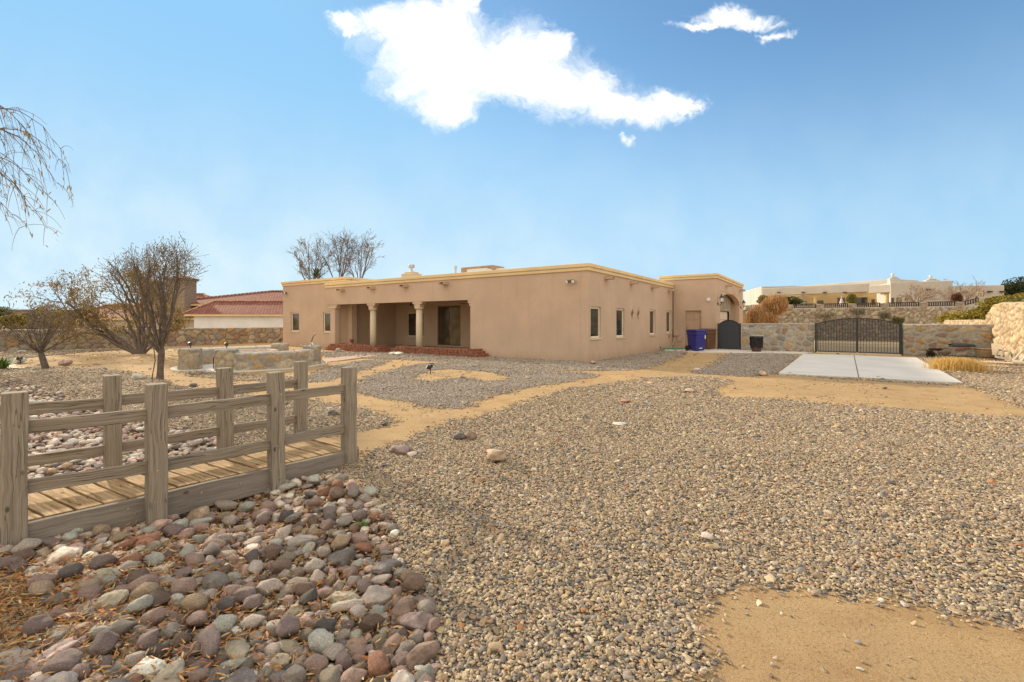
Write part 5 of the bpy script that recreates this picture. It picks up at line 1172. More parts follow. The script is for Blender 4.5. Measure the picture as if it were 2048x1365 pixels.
# ------------------------------------------------------------------ gates
def screen_mat():
    m, nt, b = newmat('perforated_screen'); oc = objco(nt); setc(nt, b, (0.035, 0.038, 0.05), 0.6)
    tr = nd(nt, 'ShaderNodeBsdfTransparent'); mx = nd(nt, 'ShaderNodeMixShader'); mx.inputs[0].default_value = 0.64
    nt.links.new(tr.outputs[0], mx.inputs[1]); nt.links.new(b.outputs[0], mx.inputs[2]); nt.links.new(mx.outputs[0], nt.nodes['Material Output'].inputs[0]); return m
M['screen'] = screen_mat()
def gate(name, label, xa, xb, ztop_c, ztop_s, zb, posts, npick, leaves_=1, pw=.07, dense=M['screen']):
    A, B = gl(xa), gl(xb); d = (B - A).normalized(); L = (B - A).length; n_ = V
    t = thing(name, label, 'gate', tuple((A + B) / 2)); zt = lambda s_: ztop_s + (ztop_c - ztop_s) * (1 - ((s_ / L) * 2 - 1) ** 2)
    for s_ in (-pw * .5, L + pw * .5):
        p = A + d * s_; mb = MB(); mb.obox(p, d, n_, -pw / 2, pw / 2, -pw / 2, pw / 2, -.05, posts); mb.build('post', M['black'], t, bevel=.005)
    for k_ in range(leaves_):
        s0, s1 = L * k_ / leaves_ + .03, L * (k_ + 1) / leaves_ - .012; N_ = 16; mb = MB()
        for i in range(N_):
            a, b = s0 + (s1 - s0) * i / N_, s0 + (s1 - s0) * (i + 1) / N_; mb.beam(A + d * a + Vector((0, 0, zt(a))), A + d * b + Vector((0, 0, zt(b))), .04, .04, side=n_)
        for z in (zb,): mb.beam(A + d * s0 + Vector((0, 0, z)), A + d * s1 + Vector((0, 0, z)), .04, .04, side=n_)
        for s_ in (s0, s1): mb.beam(A + d * s_ + Vector((0, 0, zb)), A + d * s_ + Vector((0, 0, zt(s_))), .04, .04, side=n_)
        fr = mb.build('gate_frame', M['black'], t)
        mb = MB(); m_ = npick // leaves_
        for i in range(1, m_): s_ = s0 + (s1 - s0) * i / m_; mb.beam(A + d * s_ + Vector((0, 0, zb)), A + d * s_ + Vector((0, 0, zt(s_))), .016, .016, side=n_)
        mb.build('pickets', M['black'], fr)
        mb = MB(); q = A + n_ * .012
        for i in range(N_):
            a, b = s0 + (s1 - s0) * i / N_, s0 + (s1 - s0) * (i + 1) / N_; pa, pb = q + d * a, q + d * b
            mb.quadface([(pa.x, pa.y, zb), (pb.x, pb.y, zb), (pb.x, pb.y, zt(b)), (pa.x, pa.y, zt(a))])
        mb.build('screen', dense, fr)
    return t
gate('driveway_gate', 'wide black iron picket driveway gate with a shallow arched top', 1634, 1800, 1.63, 1.39, .09, 1.42, 28, 2, .085)
def screen2():
    m, nt, b = newmat('dark_screen'); setc(nt, b, (0.045, 0.055, 0.075), 0.5); return m
gate('garden_gate', 'narrow black arched garden gate beside the garage', 1437.5, 1479.5, 1.56, 1.33, .09, 1.40, 12, 1, .06, screen2())

# ------------------------------------------------------------------ bins and hoses
def cart(p, rz, w, dp, h, mat, name, label):
    t = thing(name, label, 'wheelie bin', tuple(p)); Rm = Matrix.Rotation(rz, 3, 'Z'); T = lambda x, y, z: tuple(Vector(p) + Rm @ Vector((x, y, z)))
    mb = MB(); k = .80
    def fr(z0, z1, a0, a1, b0, b1, y0=0, y1=0):
        mb.hexa([T(-a0, -b0 + y0, z0), T(a0, -b0 + y0, z0), T(a0, b0, z0), T(-a0, b0, z0), T(-a1, -b1 + y1, z1), T(a1, -b1 + y1, z1), T(a1, b1, z1), T(-a1, b1, z1)])
    fr(.04, h * .72, w * .5 * k, w * .5 * .95, dp * .5 * k, dp * .5 * .94); fr(h * .72 + .002, h * .90, w * .5 * .99, w * .5, dp * .5 * .99, dp * .5)
    mb.build('body', mat, t, bevel=.03)
    mb = MB(); fr(h * .90 + .004, h * .97, w * .53, w * .53, dp * .54, dp * .53); fr(h * .972, h, w * .48, w * .40, dp * .46, dp * .36); l_ = mb.build('lid', mat, t, bevel=.02)
    mb = MB(); mb.tube([T(-w * .4, dp * .62, h * .93), T(w * .4, dp * .62, h * .93)], .018, 8); mb.tube([T(-w * .4, dp * .62, h * .93), T(-w * .4, dp * .48, h * .93)], .018, 8); mb.tube([T(w * .4, dp * .62, h * .93), T(w * .4, dp * .48, h * .93)], .018, 8); mb.build('handle', mat, t)
    for s_ in (-1, 1):
        mb = MB(); mb.tube([T(s_ * w * .47, dp * .38, .13), T(s_ * (w * .47 + .06), dp * .38, .13)], .13, 18); mb.build('wheel', M['rubber'], t)
    return t, T
p = G(1397, 703.0, .04); ct, T = cart((p.x, p.y + .25, .042), R(200 + 180), .66, .68, 1.06, M['blue_bin'], 'wheelie_bin', 'dark blue wheeled recycling bin with its lid shut, in front of the side door')
mb = MB(); mb.quadface([T(-.10, -.305, .13), T(.08, -.305, .13), T(.08, -.307, .17), T(-.10, -.307, .17)]); mb.quadface([T(.20, -.338, .60), T(.26, -.338, .60), T(.26, -.341, .78), T(.20, -.341, .78)]); mb.build('label', M['white'], ct)
p = G(1418, 699.5, .04); cart((p.x, p.y + .2, .042), R(20), .60, .62, 1.08, M['brown_bin'], 'wheelie_bin', 'brown wheeled rubbish bin with a dark lid behind the blue one')
p = G(1513, 703.5, .04); t = thing('trash_can', 'round trash can lined with a shiny black bag against the stone wall', 'trash can', tuple(p)); mb = MB(); mb.lathe((p.x, p.y, .042), [(.20, 0), (.215, .1), (.24, .4), (.25, .62)], 28); mb.build('can', simple('maroon_plastic', (.09, .045, .04), .5), t, smooth=True)
v = []; n = 56
for j, (rad, z) in enumerate([(.262, .20), (.272, .3), (.275, .45), (.28, .60), (.30, .68), (.29, .72), (.25, .73)]):
    for k_ in range(n):
        a = 2 * math.pi * k_ / n; rr_ = rad + (.014 * math.sin(a * 9 + j) + .008 * math.sin(a * 17 - j * 2)) * (1 if j < 5 else .4); zz_ = z + (.05 * math.sin(a * 5) + .03 * math.sin(a * 11) if j == 0 else 0)
        v.append((p.x + rr_ * math.cos(a), p.y + rr_ * math.sin(a), .042 + zz_))
gf = []
for j in range(6):
    for k_ in range(n): gf.append((j * n + k_, j * n + (k_ + 1) % n, (j + 1) * n + (k_ + 1) % n, (j + 1) * n + k_))
np_obj('bag', v, gf, M['black_plastic'], t, True)
mb = MB(); mb.lathe((p.x, p.y, .775), [(.30, 0), (.31, .02), (.29, .045), (.06, .075)], 28); mb.build('lid', simple('lid_grey', (.33, .32, .31), .5), t, smooth=False)
# coiled green hose and the pale one hanging from the tap
c = G(1347, 699, .05); pts = []
for k_ in range(90): a = k_ * .42; r_ = .28 + .10 * math.sin(k_ * .23) + .10 * (k_ % 7) / 7; pts.append(Vector((c.x + r_ * 2.4 * math.cos(a), c.y + .25 + r_ * .8 * math.sin(a), .06 + .012 * (k_ % 4))))
pts.append(Vector((c.x + .9, c.y - .1, .06)))
mb = MB(); mb.tube(pts, .014, 6); props(mb.build('garden_hose', M['hose_green'], smooth=True), 'green garden hose coiled loosely on the walkway end by the house', 'hose')
q = PR + V * on(PR, V, 1344) - U * .06; mb = MB(); mb.tube([q + Vector((0, 0, .62)), q - U * .06 + Vector((-.02, -.1, .5)), q - U * .10 + V * -.5 + Vector((0, 0, .26)), q - U * .2 - V * 1.2 + Vector((0, 0, .08)), q - U * .5 - V * 1.5 + Vector((0, 0, .06))], .013, 6); props(mb.build('garden_hose', M['hose_pale'], smooth=True), 'pale hose hanging from the tap down the house wall', 'hose')

# ------------------------------------------------------------------ junk by the right wall
t = thing('wheelbarrow', 'rusty dark wheelbarrow with a shallow tray before the right garden wall', 'wheelbarrow', tuple(G(1868, 716))); Yw = 19.2
def W(px_, py, dy=0): return at(px_, py, Yw + dy)
M['rust'] = simple('rusty_steel', (.075, .05, .04), .7, .4, 8)
mb = MB(); a, b = W(1856, 698), W(1884, 698)
mb.hexa([W(1861, 702, -.2), W(1880, 702, -.2), W(1880, 702, .2), W(1861, 702, .2), W(1855, 697, -.32), W(1886, 697, -.32), W(1886, 697, .32), W(1855, 697, .32)]); tray = mb.build('tray', M['rust'], t, bevel=.02)
for dy in (-.25, .25):
    mb = MB(); mb.tube([W(1850, 700.5, dy), W(1880, 701.5, dy), W(1892, 696.5, dy * 1.2)], .02, 7); mb.build('handle', M['rust'], t)
    mb = MB(); mb.tube([W(1876, 702, dy), W(1882, 716, dy), W(1878, 716, dy), W(1866, 703, dy)], .015, 6); mb.tube([W(1874, 709, dy), W(1861, 705, dy)], .012, 6); mb.build('leg', M['rust'], t)
mb = MB(); c = W(1861, 709.5); mb.tube([c + Vector((0, -.05, 0)), c + Vector((0, .05, 0))], .15, 20); mb.build('wheel', M['rubber'], t)
mb = MB(); mb.tube([W(1852, 700, -.2), c + Vector((0, -.08, 0))], .013, 6); mb.tube([W(1852, 700, .2), c + Vector((0, .08, 0))], .013, 6); mb.build('fork', M['rust'], t)
Yt = 18.7; t = thing('metal_table', 'black iron garden table topped with wavy dark roofing sheet', 'table', tuple(G(1924, 716.6)))
def TT(px_, py, dy=0): return at(px_, py, Yt + dy)
xa, xb = at(1902, 690, Yt).x, at(1946, 690, Yt).x; v, fcs = [], []; nn = 60
for i in range(nn + 1):
    x = xa + (xb - xa) * i / nn; z0_ = .52 + .028 * math.sin(i * .78); crown = .10 * math.sin(math.pi * i / nn)
    for (dy, dz) in ((-.16, -.02), (0, .05 + crown * .4), (.16, .03)): v.append((x, Yt + dy, z0_ + dz))
for i in range(nn):
    for j in range(2): fcs.append((i * 3 + j, (i + 1) * 3 + j, (i + 1) * 3 + j + 1, i * 3 + j + 1))
o = np_obj('roofing_sheet', v, fcs, simple('dark_sheet', (.035, .035, .042), .5, .3, 8), t, True); sm = o.modifiers.new('thick', 'SOLIDIFY'); sm.thickness = .012
mb = MB(); 
for dy in (-.14, .14): mb.beam((xa + .04, Yt + dy, .49), (xb - .04, Yt + dy, .49), .025, .03); mb.beam((xa + .04, Yt + dy, .10), (xb - .04, Yt + dy, .10), .02, .02)
for x in (xa + .04, xb - .04): mb.beam((x, Yt - .14, .49), (x, Yt + .14, .49), .025, .03)
mb.build('frame', M['black'], t)
for x in (xa + .04, (xa + xb) / 2 - .1, xb - .04):
    for dy in (-.14, .14): mb = MB(); mb.beam((x, Yt + dy, -.05), (x, Yt + dy, .50), .022, .022); mb.build('leg', M['black'], t)
p = Vector((at(1971, 700, 18.6).x, 18.6, gz(at(1971, 700, 18.6).x, 18.6))); t = thing('stock_tub', 'beige rectangular plastic tub in the corner of the two garden walls', 'tub', tuple(p)); M['beige'] = simple('beige_plastic', (.50, .36, .23), .7, .15)
hw = .36; mb = MB(); z0_ = p.z + .06
def tub(z0, z1, a0, a1, b0, b1): mb.hexa([(p.x - a0 + .08, p.y - b0, z0), (p.x + a0, p.y - b0, z0), (p.x + a0, p.y + b0, z0), (p.x - a0 + .08, p.y + b0, z0), (p.x - a1, p.y - b1, z1), (p.x + a1, p.y - b1, z1), (p.x + a1, p.y + b1, z1), (p.x - a1, p.y + b1, z1)])
tub(z0_, z0_ + .30, hw * .86, hw * .98, .12, .15); mb.build('body', M['beige'], t, bevel=.03); mb = MB(); tub(z0_ + .302, z0_ + .35, hw * 1.08, hw * 1.1, .17, .18); mb.build('rim', M['beige'], t, bevel=.012)
# two slatted steel racks lying on the gravel
def rack(px_pts, label, nsl, Yc, mat):
    a, b, c = [Vector(q) for q in px_pts]; dd = b - a; ee = c - a; t = thing('steel_rack', label, 'rack', tuple(a), 'slatted steel racks dumped by the right wall'); mb = MB()
    mb.beam(a, b, .05, .06); mb.beam(a + ee, b + ee, .05, .06); mb.beam(a, a + ee, .05, .05); mb.beam(b, b + ee, .05, .05); mb.build('frame', mat, t, bevel=.006); mb = MB()
    for i in range(1, nsl): q = a + dd * i / nsl; mb.beam(q, q + ee, .05, .03)
    mb.build('slats', mat, t, bevel=.004)
M['pale_steel'] = simple('pale_steel', (.60, .56, .48), .5, .2, 8)
r0 = at(1991, 714, 16.6); rack((r0, r0 + Vector((.25, -1.3, -.18)), r0 + Vector((.62, .5, .22))), 'slatted pale steel rack lying at the foot of the sunlit wall', 8, 16, simple('weathered_steel', (.33, .29, .23), .6, .3, 8))
r0 = at(2026, 722, 14.9); rack((r0, r0 + Vector((.5, -1.0, -.15)), r0 + Vector((.85, .5, .30))), 'white slatted steel rack nearest the right edge of the photo', 7, 14, M['pale_steel'])
r0 = at(1996, 711, 17.6); mb = MB(); mb.beam(r0, r0 + Vector((.32, .35, .42)), .30, .025, side=Vector((.7, -.7, 0))); props(mb.build('board', M['cream'], None, bevel=.005), 'short pale board leaning into the corner of the sunlit wall', 'board')
for i, (pts, lab) in enumerate((([(1958, 724, 15.3), (1985, 730, 15.0), (2020, 736, 14.6), (2075, 738, 14.2)], 'long pale bent plank on the gravel before the racks, nearer one'), ([(1962, 718, 16.2), (1990, 726, 15.7), (2030, 733, 15.1), (2075, 736, 14.7)], 'long pale bent plank on the gravel before the racks, farther one'))):
    mb = MB(); P_ = [at(*q) for q in pts]; P_ = [Vector((q.x, q.y, gz(q.x, q.y) + .05 + .03 * i)) for q in P_]
    for a, b in zip(P_[:-1], P_[1:]): mb.beam(a, b, .10, .03)
    props(mb.build('plank', M['cream'], None), lab, 'plank', 'bent planks on the gravel')

# ------------------------------------------------------------------ trees and plants
M['bark'] = simple('bark', (.125, .098, .08), .95, .35, 14, bmp=.8, bscale=40); M['twig'] = simple('twig', (.15, .105, .07), .9, .3, 5); M['twig_gold'] = simple('golden_twig', (.32, .205, .10), .9, .3, 5)
M['grey_twig'] = simple('grey_twig', (.20, .155, .12), .9, .3, 5)
def vcol(name, rough=.65, trans=.25):
    m, nt, b = newmat(name); at_ = nd(nt, 'ShaderNodeVertexColor', layer_name='Col'); setc(nt, b, at_.outputs[0], rough, .25)
    tl = nd(nt, 'ShaderNodeBsdfTranslucent'); nt.links.new(at_.outputs[0], tl.inputs[0]); mx = nd(nt, 'ShaderNodeMixShader'); mx.inputs[0].default_value = trans
    nt.links.new(b.outputs[0], mx.inputs[1]); nt.links.new(tl.outputs[0], mx.inputs[2]); nt.links.new(mx.outputs[0], nt.nodes['Material Output'].inputs[0]); return m
M['foliage'] = vcol('foliage')
UPV = Vector((0, 0, 1))
def rdir(r): v = Vector((r.gauss(0, 1), r.gauss(0, 1), r.gauss(0, 1))); return v.normalized()
def grow(p, d, L, r, lvl, o):
    rr = o['rng']; n = max(3, int(L / o['seg'])); pts = [p.copy()]; ds = [d.copy()]
    for i in range(n):
        d = (d + rdir(rr) * o['wander'][lvl] + UPV * o['up'][lvl]).normalized(); p = p + d * (L / n)
        if o.get('ell'):
            q = p - o['ell'][0]; e_ = o['ell'][1]; f_ = (q.x / e_[0]) ** 2 + (q.y / e_[1]) ** 2 + (max(q.z, 0) / e_[2]) ** 2
            if f_ > rr.uniform(.85, 1.2) and len(pts) > 2: break
        pts.append(p.copy()); ds.append(d.copy())
    n = len(pts) - 1
    last = lvl == len(o['n']); end = .22 if last else .42
    rad = [max(o['rmin'], r * (1 - (1 - end) * i / n)) for i in range(n + 1)]
    (o['thick'] if r > o['rthr'] else o['twig']).tube(pts, rad, 7 if r > .04 else (5 if r > .012 else 3), cap=False)
    if last:
        for q in pts[1:]: o['leaf'].append(q)
        return
    k = o['n'][lvl]; lo, hi = o['ang'][lvl]
    for c in range(k):
        t = o['start'][lvl] + (1 - o['start'][lvl]) * (c + rr.random()) / k; i = min(n - 1, int(t * n)); q = pts[i].lerp(pts[i + 1], t * n - i) if t < 1 else pts[-1]
        a = rr.uniform(lo, hi); ax = ds[i].cross(rdir(rr)).normalized(); nd_ = (Matrix.Rotation(a, 3, ax) @ ds[i]).normalized()
        grow(q, nd_, L * rr.uniform(*o['len'][lvl]), max(o['rmin'], rad[i] * rr.uniform(.45, .68)), lvl + 1, o)
def opts(seed, **kw):
    o = dict(rng=random.Random(seed), thick=MB(), twig=MB(), leaf=[], seg=.14, rthr=.012, rmin=.004, wander=[.12, .16, .2, .22, .25], up=[.06, .05, .04, .02, 0], n=[6, 5, 4], ang=[(.3, .8)] * 5, start=[.25, .2, .15, .1], len=[(.45, .7)] * 5); o.update(kw); return o
def tree_finish(name, label, base, o, cat='tree', group=None, bark=None, twig=None, leafc=None, leafn=0, leafL=(.04, .08), lw=.16, spread=.05, droop=-.6):
    t = thing(name, label, cat, tuple(base), group); o['thick'].build('trunk', bark or M['bark'], t, smooth=True)
    if o['twig'].v: o['twig'].build('crown', twig or M['twig'], t, smooth=True)
    if leafn and o['leaf']:
        r_ = np.random.default_rng(o['rng'].randint(0, 9999)); L = np.array([tuple(q) for q in o['leaf']]); pts = L[r_.integers(0, len(L), leafn)] + r_.normal(0, spread, (leafn, 3))
        leaves(pts, leafL[0], leafL[1], lw, np.array(leafc), r_, 'foliage', M['foliage'], t, updir=r_.normal(droop, .5, leafn))
    return t
# nearer bare tree behind the bridge
B = Vector((*G(320, 760)[:2], -.02)); o = opts(6, ell=(B + Vector((.08, 0, 2.0)), (1.35, 1.25, 1.34)), n=[4, 4, 3], seg=.12, up=[.045, .05, .04, .03], wander=[.09, .14, .2, .24], ang=[(.25, .6), (.3, .75), (.3, .9), (.4, 1.)], rmin=.0045, len=[(.5, .72), (.42, .7), (.4, .7), (.4, .6)])
o['thick'].tube([B + Vector((0, 0, -.1)), B, B + Vector((.01, 0, .3)), B + Vector((.03, 0, .62)), B + Vector((.05, 0, .8))], [.13, .085, .07, .075, .06], 10)
cr = B + Vector((.04, 0, .62))
for k_ in range(12):
    a = k_ * 2.4 + .4; tl = .12 + .72 * ((k_ * 5 % 12) / 12); d = Vector((math.cos(a) * tl, math.sin(a) * tl * .8, 1)).normalized(); grow(cr + Vector((0, 0, .08 * (k_ % 3))), d, o['rng'].uniform(1.9, 2.5), o['rng'].uniform(.024, .04), 0, o)
o['thick'].tube([B + Vector((-.18, -.05, 0)), B + Vector((-.10, -.03, .5)), B + Vector((-.18, 0, 1.0))], .012, 5)
tree_finish('bare_tree', 'leafless vase shaped tree on the gravel right behind the bridge', B, o, leafc=[(.24, .17, .06), (.20, .18, .05), (.28, .2, .09)], leafn=1600, leafL=(.03, .06), lw=.2, twig=M['grey_twig'])
# golden multi-trunk tree further back, leaning left
B = Vector((*G(283, 708)[:2], -.02)); o = opts(9, ell=(B + Vector((-1.7, 0, 2.3)), (3.2, 2.2, 2.1)), n=[4, 4, 3], seg=.25, up=[.03, .03, .0, -.04], wander=[.10, .17, .22, .25], ang=[(.3, .7), (.3, .8), (.4, 1.), (.4, 1.)], rmin=.009, rthr=.02, len=[(.45, .65), (.4, .65), (.4, .6), (.4, .6)])
for (dx, dz, L, r_) in ((-1.6, .75, 4.3, .10), (-1.2, 1.0, 3.3, .08), (-.6, 1, 2.9, .09), (-.25, 1, 2.8, .08), (.1, 1, 2.6, .075), (.45, 1, 2.5, .075), (.8, .9, 2.1, .06), (-1.9, .8, 3.8, .06), (-1.1, .45, 3.2, .05)):
    d = Vector((dx, o['rng'].uniform(-.4, .4), dz)).normalized(); grow(B + Vector((dx * .12, 0, 0)), d, L * 1.0, r_, 0, o)
tree_finish('multi_trunk_tree', 'spreading golden brown tree with several leaning trunks before the long stone wall', B, o, twig=M['twig_gold'], leafc=[(.30, .20, .07), (.24, .19, .06), (.34, .22, .10), (.2, .16, .05)], leafn=11000, leafL=(.07, .15), lw=.16, spread=.12)
# small bare tree at the left
B = Vector((*G(88, 738)[:2], -.02)); o = opts(14, n=[4, 4, 3], seg=.16, up=[.05, .04, .03, .02], wander=[.10, .15, .2, .22], ang=[(.3, .7), (.3, .8), (.4, .9), (.4, 1.)], rmin=.006, rthr=.014, len=[(.5, .7), (.42, .68), (.4, .65), (.4, .6)])
o['thick'].tube([B + Vector((.05, 0, -.1)), B + Vector((.03, 0, .1)), B + Vector((-.08, 0, .45)), B + Vector((-.14, 0, .6))], [.12, .09, .075, .06], 9); cr = B + Vector((-.12, 0, .5))
for k_ in range(11):
    a = k_ * 2.4; tl = .35 + 1.0 * ((k_ * 4 % 11) / 11); d = Vector((math.cos(a) * tl * 1.1, math.sin(a) * tl, .9)).normalized(); grow(cr, d, o['rng'].uniform(.9, 1.25), o['rng'].uniform(.022, .038), 0, o)
tree_finish('bare_tree', 'small dark leafless tree with a curved trunk at the left of the yard', B, o, twig=M['grey_twig'])
# three slim bare trees behind the house
for i, (pxb, h, Yb, sd_) in enumerate(((622, 478, 36, 21), (680, 468, 36.5, 22), (720, 477, 36, 23))):
    b_ = at(pxb, 645, Yb); B = Vector((b_.x, Yb, 0)); top = zat(h, Yb); o = opts(sd_, n=[4, 4, 3, 3], seg=.3, up=[.03, .07, .05, .03, .02], wander=[.09, .16, .2, .22, .22], ang=[(.25, .6), (.3, .7), (.3, .8), (.4, .9), (.4, .9)], rmin=.0085, rthr=.03, start=[.3, .2, .15, .1], len=[(.42, .6), (.42, .65), (.4, .65), (.4, .6)])
    zc = 3.4 + .3 * i % 2; o['thick'].tube([B, B + Vector((.05, 0, 1.8)), B + Vector((0, 0, zc))], [.16, .13, .10], 8)
    o['ell'] = (Vector((B.x + .05, B.y, 6.3)), (1.2, 1.1, top - 6.55))
    for k_ in range(5 + (i == 1)):
        a = k_ * 2.4 + i; tl = .12 + .42 * ((k_ * 3 % 5) / 5); grow(B + Vector((0, 0, zc - .1)), Vector((math.cos(a) * tl, math.sin(a) * tl, 1)).normalized(), (top - zc) * 1.0 * o['rng'].uniform(.8, 1.05), .05, 0, o)
    tree_finish('bare_tree', ('slim bare tree left of the palm head behind the roof', 'densest and tallest bare tree rising behind the left wing roof', 'thin open bare tree right of the tallest one behind the roof')[i], B, o, twig=M['grey_twig'], group='bare trees behind the house')
# palm head behind the roof
b_ = at(632, 556, 33); t = thing('palm_tree', 'dark spiky palm head showing above the left wing roof', 'palm', (b_.x, 33, 0)); mb = MB(); mb.tube([Vector((b_.x, 33, 0)), Vector((b_.x, 33, 4.45))], [.22, .17], 10); mb.build('trunk', M['bark'], t)
rp = random.Random(4); mb = MB(); c = Vector((b_.x, 33, 4.62))
for k_ in range(90):
    a = rp.uniform(0, 6.28); e = rp.uniform(-.5, 1.3); d = Vector((math.cos(a) * math.cos(e), math.sin(a) * math.cos(e), math.sin(e))); l = rp.uniform(.6, 1.05); s_ = d.cross(UPV).normalized() * .05
    m_ = c + d * l * .6; tip = c + d * l + Vector((0, 0, -.2)); mb.quadface([c - s_ * .4, c + s_ * .4, m_ + s_, m_ - s_]); mb.quadface([m_ - s_, m_ + s_, tip + s_ * .1, tip - s_ * .1])
mb.build('fronds', simple('palm_frond', (.10, .10, .05), .7, .4, 3), t)
# weeping willow whose hanging tips enter at the top left
B = Vector((-9.6, 6.6, 0)); o = opts(31, rmin=.0022, rthr=.02); rw = o['rng']
o['thick'].tube([B - Vector((0, 0, .1)), B + Vector((0, 0, .6)), B + Vector((.15, .1, 1.6)), B + Vector((.3, .1, 2.6))], [.28, .22, .19, .16], 12)
tips = [(52, 262, 6.0, 4.6), (122, 300, 6.1, 4.5), (80, 305, 5.8, 4.5), (135, 345, 6.3, 4.3), (112, 365, 6.0, 4.2), (70, 372, 6.2, 4.0), (45, 395, 5.9, 3.9), (95, 395, 6.3, 3.9), (88, 455, 6.0, 3.7), (40, 455, 6.1, 3.5), (62, 420, 5.8, 3.7), (20, 350, 6.2, 4.2), (10, 430, 6.0, 3.6), (75, 335, 6.1, 4.3), (30, 300, 6.1, 4.4)]
for i, (tx, ty, Yt_, z0_) in enumerate(tips):
    e = at(tx, ty, Yt_); s0 = B + Vector((.3, .1, 2.2 + .1 * (i % 5))); mid = Vector((e.x - 1.35, Yt_ + .1, z0_ + .25)); mid2 = Vector((e.x - .55, Yt_, max(z0_, e.z + .45)))
    P_ = []; 
    for k_ in range(15):
        u = k_ / 14; q = s0 * (1 - u) ** 3 + mid * 3 * u * (1 - u) ** 2 + mid2 * 3 * u * u * (1 - u) + e * u ** 3; P_.append(q + rdir(rw) * .012)
    o['thick'].tube(P_[:7], [.05 - .006 * k_ for k_ in range(7)], 6, cap=False); o['twig'].tube(P_[6:], [.010 - .0011 * k_ for k_ in range(9)], 4, cap=False)
    for k_ in range(7, 15):
        for _ in range(2):
            q = P_[k_]; l = rw.uniform(.15, .52); d = Vector((rw.uniform(-.15, .75), rw.uniform(-.4, .4), rw.uniform(-.9, .25))).normalized(); tw = [q]
            for m_ in range(6): d = (d + Vector((.02, 0, -.28))).normalized(); tw.append(tw[-1] + d * l / 6)
            o['twig'].tube(tw, [.0035, .003, .0028, .0025, .002, .0018, .0015], 3, cap=False)
            if rw.random() < .45: o['leaf'] += tw[3:]
for k_ in range(4):
    a = rw.uniform(2.4, 4.2); d = Vector((math.cos(a), math.sin(a), .7)).normalized(); o2 = dict(o); o2.update(n=[5, 5], up=[.0, -.1, -.3], wander=[.1, .15, .2], seg=.3); grow(B + Vector((.3, .1, 2.4)), d, 2.2, .07, 0, o2)
tree_finish('weeping_tree', 'nearly bare weeping tree whose thin drooping twigs hang in at the upper left edge', B, o, twig=simple('willow_twig', (.15, .085, .035), .8, .3, 5), leafc=[(.30, .18, .06), (.25, .2, .07), (.38, .26, .12)], leafn=420, leafL=(.05, .09), lw=.08, spread=.012, droop=-1.1)
# yucca at the left edge
def blades(c, n, l0, l1, w, mat, name, parent, seed, spread=1.0, up0=.2, up1=1.4, r0=.05, bend=.12):
    r_ = random.Random(seed); mb = MB()
    for k_ in range(n):
        a = r_.uniform(0, 6.28); e = r_.uniform(up0, up1); l = r_.uniform(l0, l1); d = Vector((math.cos(a) * math.cos(e) * spread, math.sin(a) * math.cos(e) * spread, math.sin(e))); s_ = Vector((-math.sin(a), math.cos(a), 0)) * w
        b0 = Vector(c) + Vector((r_.gauss(0, r0), r_.gauss(0, r0), 0)); m_ = b0 + d * l * .55; tip = b0 + d * l + Vector((math.cos(a), math.sin(a), -1)) * l * bend
        mb.quadface([b0 - s_ * .7, b0 + s_ * .7, m_ + s_, m_ - s_]); mb.quadface([m_ - s_, m_ + s_, tip + s_ * .1, tip - s_ * .1])
    return mb.build(name, mat, parent)
p = G(3, 740); props(blades((p.x, p.y, 0), 130, .35, .55, .014, simple('yucca_leaf', (.15, .24, .045), .5, .3, 2), 'yucca', None, 3), 'spiky bright green yucca at the left edge', 'yucca')
# yellow grass clump by the racks
p0 = G(1928, 744); t = None; r_ = np.random.default_rng(8); n = 3400
c = np.stack([r_.normal(p0.x + .0, .27, n), r_.normal(p0.y + .25, .22, n)], -1); h = r_.uniform(.16, .42, n); az_ = r_.uniform(0, 6.28, n); ln = r_.uniform(.05, .5, n) * h
b0 = np.stack([c[:, 0], c[:, 1], ground_z(c[:, 0], c[:, 1])], -1); tip = b0 + np.stack([np.cos(az_) * ln, np.sin(az_) * ln, h], -1); m_ = b0 * .45 + tip * .55 + np.array([0, 0, .03]); s_ = np.stack([-np.sin(az_), np.cos(az_), 0 * az_], -1) * .0045
v = np.stack([b0 - s_, b0 + s_, m_ - s_, m_ + s_, tip - s_ * .2, tip + s_ * .2], 1).reshape(-1, 3); bi = (np.arange(n) * 6)[:, None]; f = np.concatenate([bi + np.array([[0, 1, 3, 2]]), bi + np.array([[2, 3, 5, 4]])])
gc = np.array([(.66, .43, .13), (.74, .53, .20), (.55, .36, .11), (.62, .46, .20)])[r_.integers(0, 4, n)]
props(np_obj('grass_clump', v, f, M['foliage'], None, False, np.repeat(gc, 6, 0)), 'golden dry bunch grass on the gravel right of the driveway', 'grass clump')
